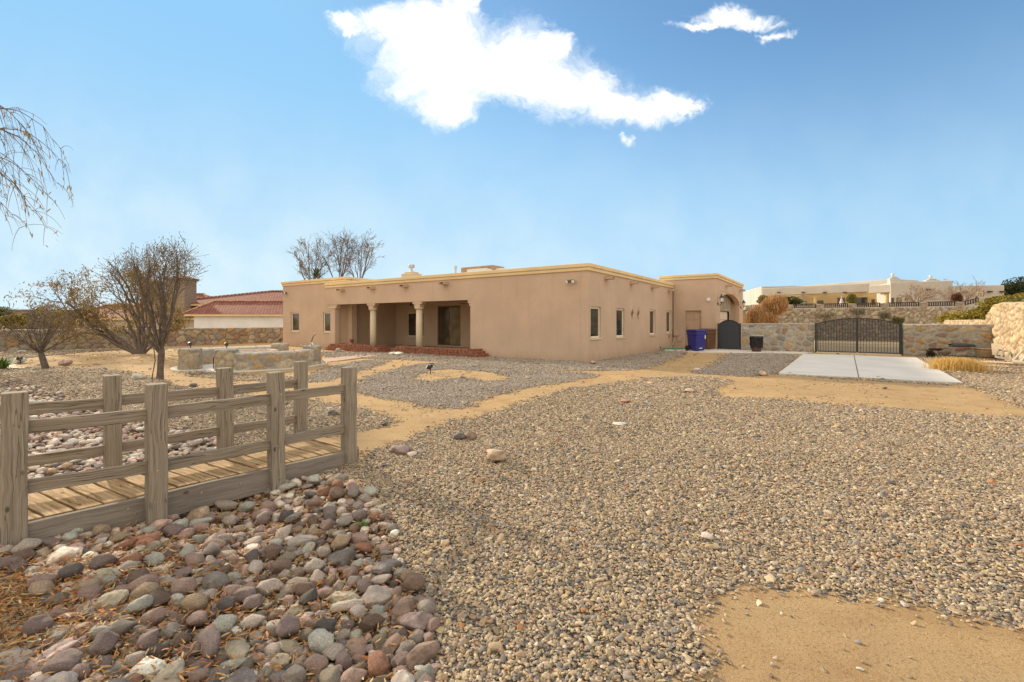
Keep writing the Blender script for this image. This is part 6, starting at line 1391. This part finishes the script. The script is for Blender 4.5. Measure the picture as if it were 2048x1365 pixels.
def shrub(name, label, c, rad, n, lf, lw, colors, seed, cat='shrub', group=None, strand=False, stem=True, up=None, lobes=9, mat=None):
    r_ = np.random.default_rng(seed); c = np.array(c, float); rad = np.array(rad, float); t = thing(name, label, cat, (c[0], c[1], c[2] - rad[2]), group)
    lb = r_.normal(0, 1, (lobes, 3)); lb /= np.linalg.norm(lb, axis=1)[:, None]; lb *= r_.uniform(.35, .62, (lobes, 1)); lr = r_.uniform(.32, .55, lobes)
    k = r_.integers(0, lobes, n); d = r_.normal(0, 1, (n, 3)); d /= np.linalg.norm(d, axis=1)[:, None]; q = lb[k] + d * (lr[k] * r_.uniform(.55, 1.08, n) ** .6)[:, None]
    q[:, 2] = np.maximum(q[:, 2], -.95); pts = c + q * rad
    leaves(pts, lf[0], lf[1], lw, np.array(colors), r_, 'foliage', mat or M['foliage'], t, updir=(r_.normal(up, .35, n) if up is not None else r_.normal(0, .7, n)))
    if stem:
        mb = MB(); rr = random.Random(seed)
        for _ in range(6): mb.tube([Vector(c) - Vector((0, 0, rad[2] * 1.02)), Vector(c) + Vector((rr.uniform(-.3, .3) * rad[0], rr.uniform(-.3, .3) * rad[1], -.2 * rad[2])), Vector(c) + Vector((rr.uniform(-.6, .6) * rad[0], rr.uniform(-.6, .6) * rad[1], .4 * rad[2]))], [.035 * rad[2], .02 * rad[2], .008], 5)
        mb.build('trunk', M['bark'], t)
    return t
GR = [(.10, .13, .03), (.14, .16, .035), (.07, .10, .025), (.18, .17, .04)]; YG = [(.30, .26, .04), (.22, .22, .04), (.38, .29, .05), (.14, .16, .03), (.42, .25, .05)]; DG = [(.045, .06, .025), (.07, .085, .03), (.035, .045, .02)]
# bushes beyond the left wall
for i, (px_, py, rx, rz, Y_, cl, lab) in enumerate(((-5, 640, 1.1, 1.0, 31, GR, 'olive green shrub behind the wall at the far left edge'), (35, 646, .9, .7, 30, YG, 'yellowish green shrub second from left behind the wall'), (100, 640, 1.5, .95, 32, GR, 'broad olive shrub behind the small bare tree'), (122, 645, .8, .7, 30, YG, 'yellow green shrub right of the broad olive one behind the wall'), (70, 636, 1.0, 1.0, 35, DG, 'darker shrub between the others behind the left wall'))):
    c = at(px_, py, Y_); shrub('shrub', lab, (c.x, Y_, c.z), (rx, rx, rz), 5000, (.07, .14), .3, cl, 60 + i, group='shrubs behind the left wall')
# hedge growing over the wall on the right
for i, (px_, py, Y_, rx, ry, rz, lab) in enumerate(((1896, 637, 27.5, 1.0, 1.3, .36, 'lowest yellow green hedge bush at the far end of the right wall'), (1938, 633, 24.5, .75, 1.4, .42, 'second hedge bush from the far end above the low wall'), (1975, 622, 22.3, .6, 1.2, .62, 'taller hedge bush where the right wall steps up'), (2010, 606, 20.2, .7, 1.4, .5, 'yellow hedge bush topping the tall part of the right wall'), (2050, 600, 18.5, .7, 1.3, .35, 'green hedge bush nearest the right edge above the wall'))):
    c = at(px_, py, Y_); shrub('hedge_bush', lab, (c.x + .35, Y_, c.z), (rx, ry, rz), 4500, (.05, .10), .42, YG if i != 4 else GR + YG[:2], 80 + i, 'bush', 'hedge bushes along the right wall', stem=True)
# dry golden weeping bush and the plants by the retaining wall
c = at(1541, 628, 33.5); shrub('dry_bush', 'large dry golden feathery bush beyond the garden wall', (c.x, 33.5, c.z), (1.35, 1.2, 1.3), 9000, (.25, .55), .035, [(.50, .28, .12), (.58, .36, .18), (.42, .24, .10), (.62, .42, .22)], 91, 'bush', up=1.25)
c = at(1512, 638, 33.0); shrub('dry_bush', 'lower dry golden bush touching the garage side of the large one', (c.x, 33.0, c.z), (.8, .8, .85), 4500, (.2, .45), .035, [(.48, .28, .13), (.55, .35, .18), (.42, .26, .12)], 92, 'bush', up=1.25)
for i, (px_, py, Y_, r_, lab) in enumerate(((1650, 634, 36, .9, 'greyish leafless brush left of the gate arch before the retaining wall'), (1715, 626, 36.2, .8, 'thin grey brush over the middle of the gate'), (1768, 630, 35.5, .75, 'grey green brush right of the gate middle'), (1795, 640, 35, .55, 'low green weed behind the right end of the gate'))):
    c = at(px_, py, Y_); shrub('dry_shrub', lab, (c.x, Y_, c.z), (r_ * 1.0, r_, r_ * .6), 700, (.15, .4), .03, [(.16, .13, .09), (.2, .17, .10), (.13, .11, .08)] if i < 3 else GR, 100 + i, group='dry shrubs before the retaining wall')
# ------------------------------------------------------------------ neighbour's raised lot, right
mb = MB(); A_, B_ = RA - rd * 8, RB + rd * 14
lo = [A_ + rn * .2, B_ + rn * .2]
mb.quadface([(A_.x, A_.y + .25, 2.35), (B_.x, B_.y + .25, 2.5), (B_.x + 4, 47, 3.15), (A_.x, 50, 3.15)]); mb.quadface([(A_.x, 50, 3.15), (B_.x + 4, 47, 3.15), (B_.x + 60, 200, 3.3), (A_.x - 5, 200, 3.3)]); mb.quadface([(A_.x, A_.y + .2, 2.35), (A_.x, 50, 3.15), (A_.x - 5, 200, 3.3), (A_.x - 9, 200, -.1), (A_.x - 3, 50, -.1), (A_.x - 3, A_.y, -.1)])
props(mb.build('terrain', M['ground']), kind='structure')
M['white_stucco'] = stucco('white_stucco', (.52, .49, .45), .03, 0); M['yellow_stucco'] = stucco('ochre_stucco', (.60, .46, .24), .03, 0)
nh = thing('adobe_house', 'long white flat roofed adobe house with a deep corbelled porch on the raised lot', 'house', tuple(at(1700, 612, 50)))
def block(pa, pb, Ya, Yb, ytop, zb, depth, mat, name='wall', ztop=None, th=None):
    a, b = at(pa, 645, Ya), at(pb, 645, Yb); a.z = b.z = 0; d = (b - a).normalized(); n_ = Vector((-d.y, d.x, 0)); zt = ztop if ztop else zat(ytop, Ya)
    mb = MB(); mb.obox(a, d, n_, 0, (b - a).length, 0, depth, zb, zt); o = mb.build(name, mat, nh, bevel=.06); return a, d, n_, (b - a).length, zt
block(1487, 1523, 68, 59, 583, 2.5, 9, M['white_stucco'])
aF, dF, nF, LF, zF = block(1524, 1737, 58.5, 50.5, 577.5, 4.72, .5, M['white_stucco'], 'porch_fascia')
block(1524, 1785, 61.2, 51.8, 577, 2.6, 8, M['yellow_stucco'], 'porch_back_wall', ztop=5.35)
block(1603, 1790, 64, 54, 570, 4, 5, M['white_stucco'], ztop=6.45)
block(1737, 1781, 50.4, 48.7, 572, 4.55, .5, M['white_stucco'], 'porch_fascia')
a4 = block(1781, 1906, 48.6, 46.6, 565, 2.6, 9, M['white_stucco']); a6 = block(1906.5, 2009, 46.2, 45.2, 572, 2.6, 8, M['white_stucco'])
for px_, Y_ in ((1541, 57.5), (1585, 55.9), (1632, 54.2), (1710, 51.5), (1776, 49.0)):
    c = at(px_, 645, Y_ + .1); c.z = 0; mb = MB(); mb.tube([c + Vector((0, .2, 2.6)), c + Vector((0, .2, 4.5))], .16, 12); cl_ = mb.build('column', M['yellow_stucco'], nh, smooth=True)
    mb = MB()
    for (w_, z0_, z1_) in ((.35, 4.25, 4.38), (.65, 4.38, 4.52), (1.0, 4.52, 4.70)): mb.obox(c, dF, nF, -w_, w_, 0, .36, z0_, z1_)
    mb.build('corbel', M['yellow_stucco'], cl_, bevel=.05)
aB = at(1524, 645, 61.2); bB = at(1785, 645, 51.8); aB.z = bB.z = 0; dB_ = (bB - aB).normalized(); nB_ = Vector((-dB_.y, dB_.x, 0))
def nwin(P, d, n_, pa, pb, yt, yb, mat=M['glass'], name='window', frame=M['dark_frame']):
    s0, s1 = span(P, d, pa, pb); Y_ = (P + d * s0).y; z1_, z0_ = zat(yt, Y_), zat(yb, Y_); mb = MB(); mb.obox(P, d, n_, s0, s1, -.06, -.003, z0_, z1_); f_ = mb.build(name, frame, nh); mb = MB(); w = .07; mb.obox(P, d, n_, s0 + w, s1 - w, -.075, -.062, z0_ + w, z1_ - w); mb.build('pane', mat, f_)
M['teal_door'] = simple('teal_door', (.05, .09, .08), .5); M['pale_glass'] = glass_mat('pale_glass', (.35, .42, .40), (.5, .55, .5))
nwin(aB, dB_, nB_, 1594, 1603, 602, 618, M['teal_door'], 'door'); nwin(aB, dB_, nB_, 1604, 1613, 603, 615, M['pale_glass']); nwin(aB, dB_, nB_, 1635, 1647, 601.5, 612); nwin(aB, dB_, nB_, 1675, 1690, 596, 612); nwin(aB, dB_, nB_, 1713, 1735, 595.5, 612)
nwin(aB, dB_, nB_, 1743, 1750, 599, 610, M['rust'], 'door'); nwin(aB, dB_, nB_, 1762, 1772, 597, 610)
P4_, d4, n4 = a4[0], a4[1], a4[2]
nwin(P4_, d4, n4, 1782, 1788, 596, 608, M['glass']); nwin(P4_, d4, n4, 1793, 1803, 595.5, 608, M['glass_pale']); nwin(P4_, d4, n4, 1810, 1818, 596, 600.5, M['glass_pale'])
for (P, d, n_, pxs, y_) in ((aF, dF, nF, (1558, 1607, 1650, 1690), 585.5), (P4_, d4, n4, (1856,), 579.5), (a6[0], a6[1], a6[2], (1928, 1978, 2003), 584)):
    for px_ in pxs:
        s_ = on(P, d, px_); z = zat(y_, (P + d * s_).y); mb = MB(); mb.obox(P, d, n_, s_ - .16, s_ + .16, -.25, .0, z - .07, z + .07); mb.build('canale', M['rust'], nh)
for (px_, wd, yt, yp) in ((1790, .42, 556, 550), (1866.5, .58, 560, 552.5)):
    c = at(px_, 645, 49.5); c.z = 0; mb = MB(); mb.obox(c, d4, n4, -wd, wd, 0, 1, 5.0, zat(yt, 49.5)); mb.obox(c, d4, n4, -wd * .6, wd * .6, .1, .7, zat(yt, 49.5), zat(yt, 49.5) + .12); f_ = mb.build('chimney', M['white_stucco'], nh, bevel=.06); mb = MB(); mb.lathe((c.x, c.y + .3, zat(yt, 49.5)), [(.13, .1), (.13, .3), (.18, .32), (.16, .48)], 12); mb.build('chimney_cap', M['metal'], f_)
c = at(1891, 645, 50); mb = MB(); mb.lathe((c.x, c.y, 5.5), [(.05, 0), (.05, .45), (.22, .47), (.05, .6)], 10); mb.build('vent_pipe', M['metal'], nh)
mb = MB(); c = at(1577, 645, 63); mb.obox(Vector((c.x, c.y, 0)), dF, nF, -.5, .7, 0, .8, 5.2, zat(572, 63)); mb.build('cooling_unit', M['cream'], nh)
# stone pillars and iron railing on top of the retaining wall
RT = RA + rn * 0.0
def rt(px_): return RA + rd * on(RA, rd, px_)
def wh(px_): return 2.45 + .012 * (on(RA, rd, px_) + 8)
pil = [1495, 1578, 1638, 1703, 1767, 1845, 1917]
for i, px_ in enumerate(pil):
    c = rt(px_); z = wh(px_); n, nz = 24, 8; th = np.linspace(0, 2 * math.pi, n, endpoint=False); sq = .24 / np.maximum(np.abs(np.cos(th)), np.abs(np.sin(th))); sq = np.minimum(sq, .31)
    zs2 = np.linspace(-.1, .30, nz); T_, Z_ = np.meshgrid(th, zs2, indexing='ij'); rel, cc_ = masonry(T_ * .3, Z_, .22, .18, 71. + i); rr_ = sq[:, None] + rel * .03; X_ = np.concatenate([rr_ * np.cos(T_), np.zeros((n, 1))], 1); Y_ = np.concatenate([rr_ * np.sin(T_), np.zeros((n, 1))], 1); Z_ = np.concatenate([Z_, np.full((n, 1), .33)], 1); cc_ = np.concatenate([cc_, np.full((n, 1, 3), .42)], 1)
    o_ = np_obj('stone_pillar', np.stack([X_, Y_, Z_], -1).reshape(-1, 3), grid_faces(n, nz + 1, True), M['masonry'], None, True, cc_.reshape(-1, 3)); o_.location = (c.x, c.y, z)
    props(o_, ('short stone pillar on the retaining wall hidden beside the garage corner', 'short stone pillar on the retaining wall next to the golden bush', 'short stone pillar on the retaining wall below the porch window', 'short stone pillar on the retaining wall right of the round green shrub', 'short stone pillar on the retaining wall below the end of the porch', 'short stone pillar on the retaining wall below the spreading bare tree', 'short stone pillar on the retaining wall nearest the basketball hoop')[i], 'pillar', 'short stone pillars on the retaining wall')
labs = ['dark railing on the retaining wall behind the golden bush', 'dark railing between the golden bush and the porch window', 'dark railing in front of the patio umbrella and round shrub', 'dark railing in front of the right half of the porch', 'dark railing below the left bare tree of the raised lot', 'dark railing between the two bare trees of the raised lot', 'dark railing rising toward the hedge at the right']
M['rail_iron'] = simple('railing', (.04, .028, .024), .6, .3)
for i, (xa, xb) in enumerate(zip(pil, pil[1:] + [1965])):
    a, b = rt(xa) + rd * .3, rt(xb) - rd * .3; za, zb_ = wh(xa) - .02, wh(xb) - .02 + (.25 if i == 6 else 0); t = thing('railing', labs[i], 'railing', (a.x, a.y, za), 'railings on the retaining wall'); mb = MB()
    rise = .36; mb.beam(a + Vector((0, 0, za + rise)), b + Vector((0, 0, zb_ + rise)), .05, .05); mb.beam(a + Vector((0, 0, za + .08)), b + Vector((0, 0, zb_ + .08)), .04, .04); mb.build('handrail', M['rail_iron'], t); mb = MB(); L = (b - a).length; m_ = int(L / .15)
    for k_ in range(m_ + 1): q = a.lerp(b, k_ / m_); z = za + (zb_ - za) * k_ / m_; mb.beam(q + Vector((0, 0, z)), q + Vector((0, 0, z + rise)), .095, .03, side=rd)
    mb.build('pickets', M['rail_iron'], t)
c = at(1703, 601, 44); shrub('shrub', 'rounded yellow green shrub in front of the porch of the white house', (c.x, 44, c.z), (.62, .6, .75), 3500, (.05, .1), .35, [(.26, .22, .05), (.2, .19, .05), (.15, .15, .04)], 121)
c = at(1577, 603, 42); shrub('shrub', 'dark green shrub between the golden bush and the porch', (c.x, 42, c.z), (1.3, .9, .6), 4500, (.06, .12), .35, GR + DG, 122)
c = at(1530, 601, 41.5); shrub('shrub', 'rusty orange green shrub behind the golden bush', (c.x, 41.5, c.z), (.8, .8, .5), 2500, (.06, .12), .35, [(.3, .2, .07), (.2, .17, .05)], 123)
c = at(1914, 598, 41); shrub('shrub', 'reddish brown leafy bush beside the right bare tree of the raised lot', (c.x, 41, c.z), (.42, .4, .6), 1800, (.06, .12), .35, [(.22, .11, .07), (.16, .09, .05)], 124)
for i, (px_, Y_, L0) in enumerate(((1836, 41, 1.9), (1922, 42, 2.1))):
    b_ = at(px_, 612, Y_); B = Vector((b_.x, Y_, 2.55)); o = opts(41 + i, n=[5, 4, 3], seg=.2, up=[.02, .02, .02, .0], wander=[.1, .16, .2, .2], ang=[(.3, .8), (.3, .9), (.4, 1.), (.4, 1.)], rmin=.010, rthr=.03, len=[(.45, .65), (.4, .65), (.4, .6)])
    o['thick'].tube([B, B + Vector((0, 0, .5))], [.08, .06], 7)
    for k_ in range(9): a = k_ * 2.4; tl = .5 + .9 * ((k_ * 4 % 9) / 9); grow(B + Vector((0, 0, .4)), Vector((math.cos(a) * tl, math.sin(a) * tl * .7, .75)).normalized(), L0 * .72 * o['rng'].uniform(.75, 1.1), .04, 0, o)
    tree_finish('bare_tree', ('wide spreading pale bare tree before the white house', 'pale bare tree left of the basketball hoop before the white house')[i], B, o, twig=simple('pale_twig%d' % i, (.30, .22, .16), .9, .2), bark=simple('pale_bark%d' % i, (.28, .20, .15), .9, .2), group='bare trees on the raised lot')
b_ = at(1683, 612, 45); t = thing('patio_umbrella', 'closed pale patio umbrella before the porch of the white house', 'umbrella', (b_.x, 45, 3.0)); mb = MB(); mb.tube([Vector((b_.x, 45, 2.9)), Vector((b_.x, 45, 4.0))], .03, 8); mb.build('pole', M['metal'], t); mb = MB(); mb.lathe((b_.x, 45, 3.1), [(.26, 0), (.16, .25), (.07, .6), (.01, .78)], 12); mb.build('canopy', simple('canopy', (.6, .5, .5), .8), t)
b_ = at(1952, 605, 41); t = thing('basketball_hoop', 'freestanding basketball hoop seen over the railing on the raised lot', 'basketball hoop', (b_.x, 41, 3.0)); x = b_.x; mb = MB(); mb.tube([Vector((x - .05, 41, 2.6)), Vector((x - .02, 41, 3.5)), Vector((x, 40.9, 3.85))], .06, 8); mb.build('pole', simple('hoop_pole', (.06, .07, .11), .5), t)
mb = MB(); mb.obox(Vector((x + .02, 40.7, 0)), Vector((1, 0, 0)), Vector((0, 1, 0)), -.33, .33, 0, .05, 3.72, 4.15); bb = mb.build('backboard', simple('backboard', (.55, .48, .36), .4), t); mb = MB()
for (a, b, c_, d_) in ((-.35, .35, 4.15, 4.19), (-.35, .35, 3.68, 3.72), (-.37, -.33, 3.68, 4.19), (.33, .37, 3.68, 4.19), (-.12, -.09, 3.76, 4.0), (.09, .12, 3.76, 4.0), (-.09, .09, 3.97, 4.0)): mb.box(x + .02 + a, x + .02 + b, 40.66, 40.70, c_, d_)
mb.build('board_frame', simple('hoop_frame', (.3, .2, .1), .5), bb); mb = MB(); mb.tube([Vector((x + .02 + .12 * math.cos(k_ * .7), 40.5 + .12 * math.sin(k_ * .7), 3.76)) for k_ in range(10)], .012, 5); mb.build('rim', simple('rim_red', (.4, .06, .02), .5), t)
# dark evergreens at the far right
for i, (px_, py, Y_, rx, rz) in enumerate(((2030, 588, 75, 3.8, 2.0), (2075, 580, 78, 4.5, 2.6), (1998, 592, 85, 2.6, 1.7), (2125, 590, 72, 4, 2.4), (1945, 590, 90, 2.4, 1.7))):
    c = at(px_, py, Y_); shrub('evergreen_tree', ('dark round evergreen at the far right behind the white house', 'bigger dark evergreen cut by the right edge of the photo', 'dark evergreen just clear of the white house corner', 'dark evergreen beyond the right edge', 'dark evergreen top peeping over the right roof of the white house')[i], (c.x, Y_, c.z), (rx, rx, rz), 9000, (.16, .34), .4, DG, 140 + i, 'tree', 'dark evergreens behind the white house', lobes=14)

# ------------------------------------------------------------------ neighbour's tiled house, left
def tile_mat():
    m, nt, b = newmat('roof_tiles'); uv = nd(nt, 'ShaderNodeUVMap').outputs[0]; oc = objco(nt)
    br = nd(nt, 'ShaderNodeTexBrick'); br.inputs['Scale'].default_value = 1; br.inputs['Brick Width'].default_value = .34; br.inputs['Row Height'].default_value = .42; br.inputs['Mortar Size'].default_value = .05; br.inputs['Mortar Smooth'].default_value = .6; br.inputs['Bias'].default_value = -.1
    br.inputs['Color1'].default_value = (.27, .085, .06, 1); br.inputs['Color2'].default_value = (.38, .17, .12, 1); br.inputs['Mortar'].default_value = (.10, .035, .028, 1); nt.links.new(uv, br.inputs['Vector'])
    n = noise_tex(nt, oc, 2.0, 4); x = mixc(nt, maprange(nt, n.outputs[0], .35, .65, 0, .4), br.outputs[0], (.22, .10, .08)); setc(nt, b, x, .85, .2); bump(nt, b, mth(nt, 'SUBTRACT', 1.0, br.outputs['Fac']), .8, .08); return m
M['tiles'] = tile_mat()
lh = thing('tiled_house', 'low white house with red tiled hip roofs beyond the long stone wall', 'house', tuple(at(470, 655, 55)))
def hip(x0, x1, y0, y1, ze, zr, rx0, rx1, parent, name='roof', ov=.5):
    x0 -= ov; x1 += ov; y0 -= ov; ym = (y0 + y1) / 2; a, b, c, d = Vector((x0, y0, ze)), Vector((x1, y0, ze)), Vector((x1, y1, ze)), Vector((x0, y1, ze)); e, f_ = Vector((rx0, ym, zr)), Vector((rx1, ym, zr)); mb = MB()
    def face(p, q, r_, s_=None):
        pts = [p, q, r_] + ([s_] if s_ is not None else []); ux = (q - p).normalized(); nn_ = ux.cross((r_ - p)).normalized(); uy = nn_.cross(ux); mb.quadface(pts, [((w - p).dot(ux) + p.x, (w - p).dot(uy)) for w in pts])
    face(a, b, f_, e); face(b, c, f_); face(c, d, e, f_); face(d, a, e); o_ = mb.build(name, M['tiles'], parent)
    mb = MB()
    for (p, q) in ((e, f_), (a, e), (b, f_)): 
        N_ = max(3, int((q - p).length / .45))
        for k_ in range(N_): s_ = p.lerp(q, k_ / N_); s2 = p.lerp(q, (k_ + .93) / N_); mb.beam(s_ + Vector((0, 0, .05)), s2 + Vector((0, 0, .09)), .30, .14)
    mb.build('ridge_tiles', simple('ridge_' + name + str(int(abs(x0))), (.42, .22, .15), .85, .3, 2), o_, bevel=.04)
    mb = MB(); mb.box(x0 + .1, x1 - .1, y0 + .08, y0 + .13, ze - .24, ze - .01); mb.box(x0 + .08, x0 + .13, y0 + .13, y1, ze - .24, ze - .01); mb.build('fascia', M['stucco_trim'], o_)
    return o_
X = lambda px_, Y_: (px_ - 1024) / F * Y_
M['neighbour_wall'] = stucco('neighbour_wall', (.80, .80, .82), .01, 0)
mb = MB(); mb.box(X(388, 52), X(640, 52), 52, 60, -.3, 2.2); mb.build('wall', M['neighbour_wall'], lh)
hip(X(380, 52), X(660, 52), 52, 60, zat(628.5, 52), zat(604, 56), X(430, 56), X(600, 56), lh)
hip(X(330, 60), X(660, 60), 58.5, 72, zat(608, 58), zat(583, 65), X(542, 65), X(570, 65), lh)
mb = MB(); mb.box(X(330, 62), X(640, 62), 61, 72, -.3, zat(612, 60)); mb.build('wall', M['neighbour_wall'], lh)
mb = MB(); mb.box(X(150, 58), X(388, 58), 58, 66, -.3, zat(634, 58)); mb.build('wall', simple('tan_neighbour', (.50, .42, .32), .9), lh)
hip(X(148, 58), X(400, 58), 58, 68, zat(636, 58), zat(611, 63), X(215, 63), X(330, 63), lh)
hip(X(225, 59), X(400, 59), 62, 74, zat(618, 60), zat(588, 67), X(330, 67), X(400, 67), lh)
for i, (xa, xb, yt, Y_, dpt) in enumerate(((281, 311, 568, 57, 1.6), (331, 369, 560, 57, 2.2))):
    x0_, x1_ = X(xa, Y_), X(xb, Y_); mb = MB(); mb.box(x0_, x1_, Y_, Y_ + dpt, 2, zat(yt, Y_)); mb.box(x0_ - .2, x1_ + .2, Y_ - .2, Y_ + dpt + .2, zat(yt, Y_) + .002, zat(yt, Y_) + .22); f_ = mb.build('chimney', simple('tower%d' % i, (.27, .205, .16), .9, .2), lh, bevel=.03)
    mb = MB(); cx2, cy2 = (x0_ + x1_) / 2, Y_ + dpt / 2; e_ = [(x0_ - .35, Y_ - .35), (x1_ + .35, Y_ - .35), (x1_ + .35, Y_ + dpt + .35), (x0_ - .35, Y_ + dpt + .35)]; zc_ = zat(yt, Y_) + .222
    for k_ in range(4): a, b = e_[k_], e_[(k_ + 1) % 4]; mb.quadface([(*a, zc_), (*b, zc_), (cx2, cy2, zc_ + .5)], [(0, 0), (2, 0), (1, 1)])
    mb.quadface([(*q, zc_) for q in reversed(e_)]); mb.build('chimney_roof', M['tiles'], f_)
for (xa, xb, mt) in ((158, 163, M['glass']), (176, 185, M['glass_pale']), (196, 212, M['glass_pale'])):
    mb = MB(); mb.box(X(xa, 57.9), X(xb, 57.9), 57.9, 57.95, .8, 2.2); mb.build('window', mt, lh)
mb = MB(); mb.box(X(18, 90), X(120, 90), 90, 100, 0, zat(622, 90)); hb_ = thing('tan_house', 'low flat tan house far behind the shrubs at the left', 'house', (X(70, 90), 90, 0)); mb.build('wall', simple('far_tan', (.35, .27, .2), .9), hb_)
mb = MB(); mb.box(X(14, 90), X(124, 90), 89.6, 100.4, zat(622, 90) + .002, zat(619.5, 90)); mb.build('roof', simple('far_roof', (.2, .15, .12), .9), hb_)
